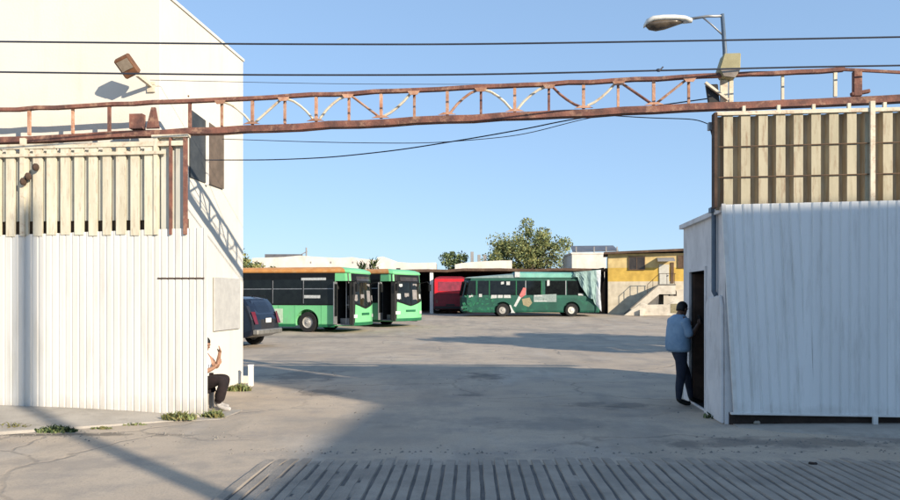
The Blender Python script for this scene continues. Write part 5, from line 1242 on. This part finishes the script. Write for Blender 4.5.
# ------------------------------------------------------------------ across the street (behind the camera): unseen, the house outline is shaped to throw the gateway shade
def across_street():
    y = -6.0; te = math.tan(SUN_EL)
    def proj(x, yy, z):       # where the sunbeam that reaches this point crosses the street front
        t = (yy - y) / SH.y; return (x - SH.x * t, z + te * t)
    a = proj(-1.75, 6.2, 0); a0 = proj(-1.6, 2.2, 0); b = proj(-1.25, 11.35, 0); c = proj(-3.6, 13.7, 0); f1 = proj(3.6, 9.4, 2.95); f2 = proj(7, 9.2, 2.97)
    caster_top = 12.1
    prof = [(a0[0] - .2, 0), (34, 0), (34, f2[1] + .25), (f2[0], f2[1]), (f1[0] - .2, f1[1]), (f1[0] - .2, caster_top), (b[0], caster_top), (b[0], b[1]), (a[0], a[1]), (a0[0] - .2, a0[1])]
    w = thing('caster_house', 'unseen house across the street behind the viewer, outline shaped to cast the gateway shade', 'house', (0, y, 0))
    mb = MB(); mb.prism([(p[0], 0, p[1]) for p in prof], tuple(-SH * 7)); mb.build('wall', 'brick', w)  # footprint skewed along the sunlight so only the front outline casts shade
    for x in (12, 18, 23, 28):
        for z in (1.2, 4.6):
            mb = MB(); mb.span((x, .005, z), (x + 1.3, .05, z + 1.4)); wd = mb.build('window', 'window_dark', w)
            mb = MB(); mb.span((x - .08, .003, z - .1), (x + 1.38, .12, z - .002)); mb.build('sill', 'pavement', wd)
    # utility pole on the far kerb
    pr = Vector((-1.93, 6.0, 0)); t = 12.1
    base = pr - SH * t
    p = thing('utility_pole', 'wooden utility pole on the far kerb behind the viewer', 'utility pole', (base.x, base.y, 0))
    mb = MB(); mb.tube([(0, 0, 0), (0, 0, 5), (0, 0, 9.6)], [.145, .13, .105], 12); mb.build('pole', 'wood_pole', p, smooth=True)
    mb = MB(); mb.tube([(0, 0, 9.6), (0, 0, 9.75)], [.06, .05], 8); mb.build('insulator', 'white_paint', p)
across_street()

# ------------------------------------------------------------------ light, sky, camera
w = bpy.data.worlds.new('World'); scene.world = w; w.use_nodes = True
nt = w.node_tree; N = nt.nodes; L = nt.links
bg = N['Background']; sky = N.new('ShaderNodeTexSky'); sky.sky_type = 'NISHITA'; sky.sun_disc = False
sky.sun_elevation = SUN_EL
to_sun = Vector((-SH.x, -SH.y, 0))
sky.sun_rotation = math.atan2(to_sun.x, to_sun.y)
sky.air_density = 1.0; sky.dust_density = .3; sky.ozone_density = 2.0; sky.altitude = 200
gm = N.new('ShaderNodeGamma'); gm.inputs['Gamma'].default_value = .42; L.new(sky.outputs[0], gm.inputs['Color'])   # flattens the sky gradient; the tint below sets brightness and hue
tn = N.new('ShaderNodeMixRGB'); tn.blend_type = 'MULTIPLY'; tn.inputs['Fac'].default_value = 1; tn.inputs['Color2'].default_value = (1.20, 1.57, 2.05, 1)
L.new(gm.outputs[0], tn.inputs['Color1'])
L.new(tn.outputs[0], bg.inputs['Color']); bg.inputs['Strength'].default_value = .15
sl = bpy.data.lights.new('sun', 'SUN'); sl.energy = 4.7; sl.angle = R(.6); sl.color = (1, .875, .70)
so = bpy.data.objects.new('sun', sl); COL.objects.link(so)
direction = Vector((SH.x * math.cos(SUN_EL), SH.y * math.cos(SUN_EL), -math.sin(SUN_EL)))
so.rotation_euler = direction.to_track_quat('-Z', 'Y').to_euler(); so.location = (10, -10, 20)

cd = bpy.data.cameras.new('camera'); co = bpy.data.objects.new('camera', cd); COL.objects.link(co)
co.location = (0, 0, EYE); co.rotation_euler = (R(90), 0, 0)
cd.sensor_fit = 'HORIZONTAL'; cd.sensor_width = 36; cd.lens = 36 * F / 900; cd.shift_y = 47 / 900
cd.clip_start = .05; cd.clip_end = 2000
scene.camera = co
vs = scene.view_settings; vs.view_transform = 'Standard'; vs.look = 'None'; vs.exposure = 0.68; vs.gamma = 1; vs.use_curve_mapping = False
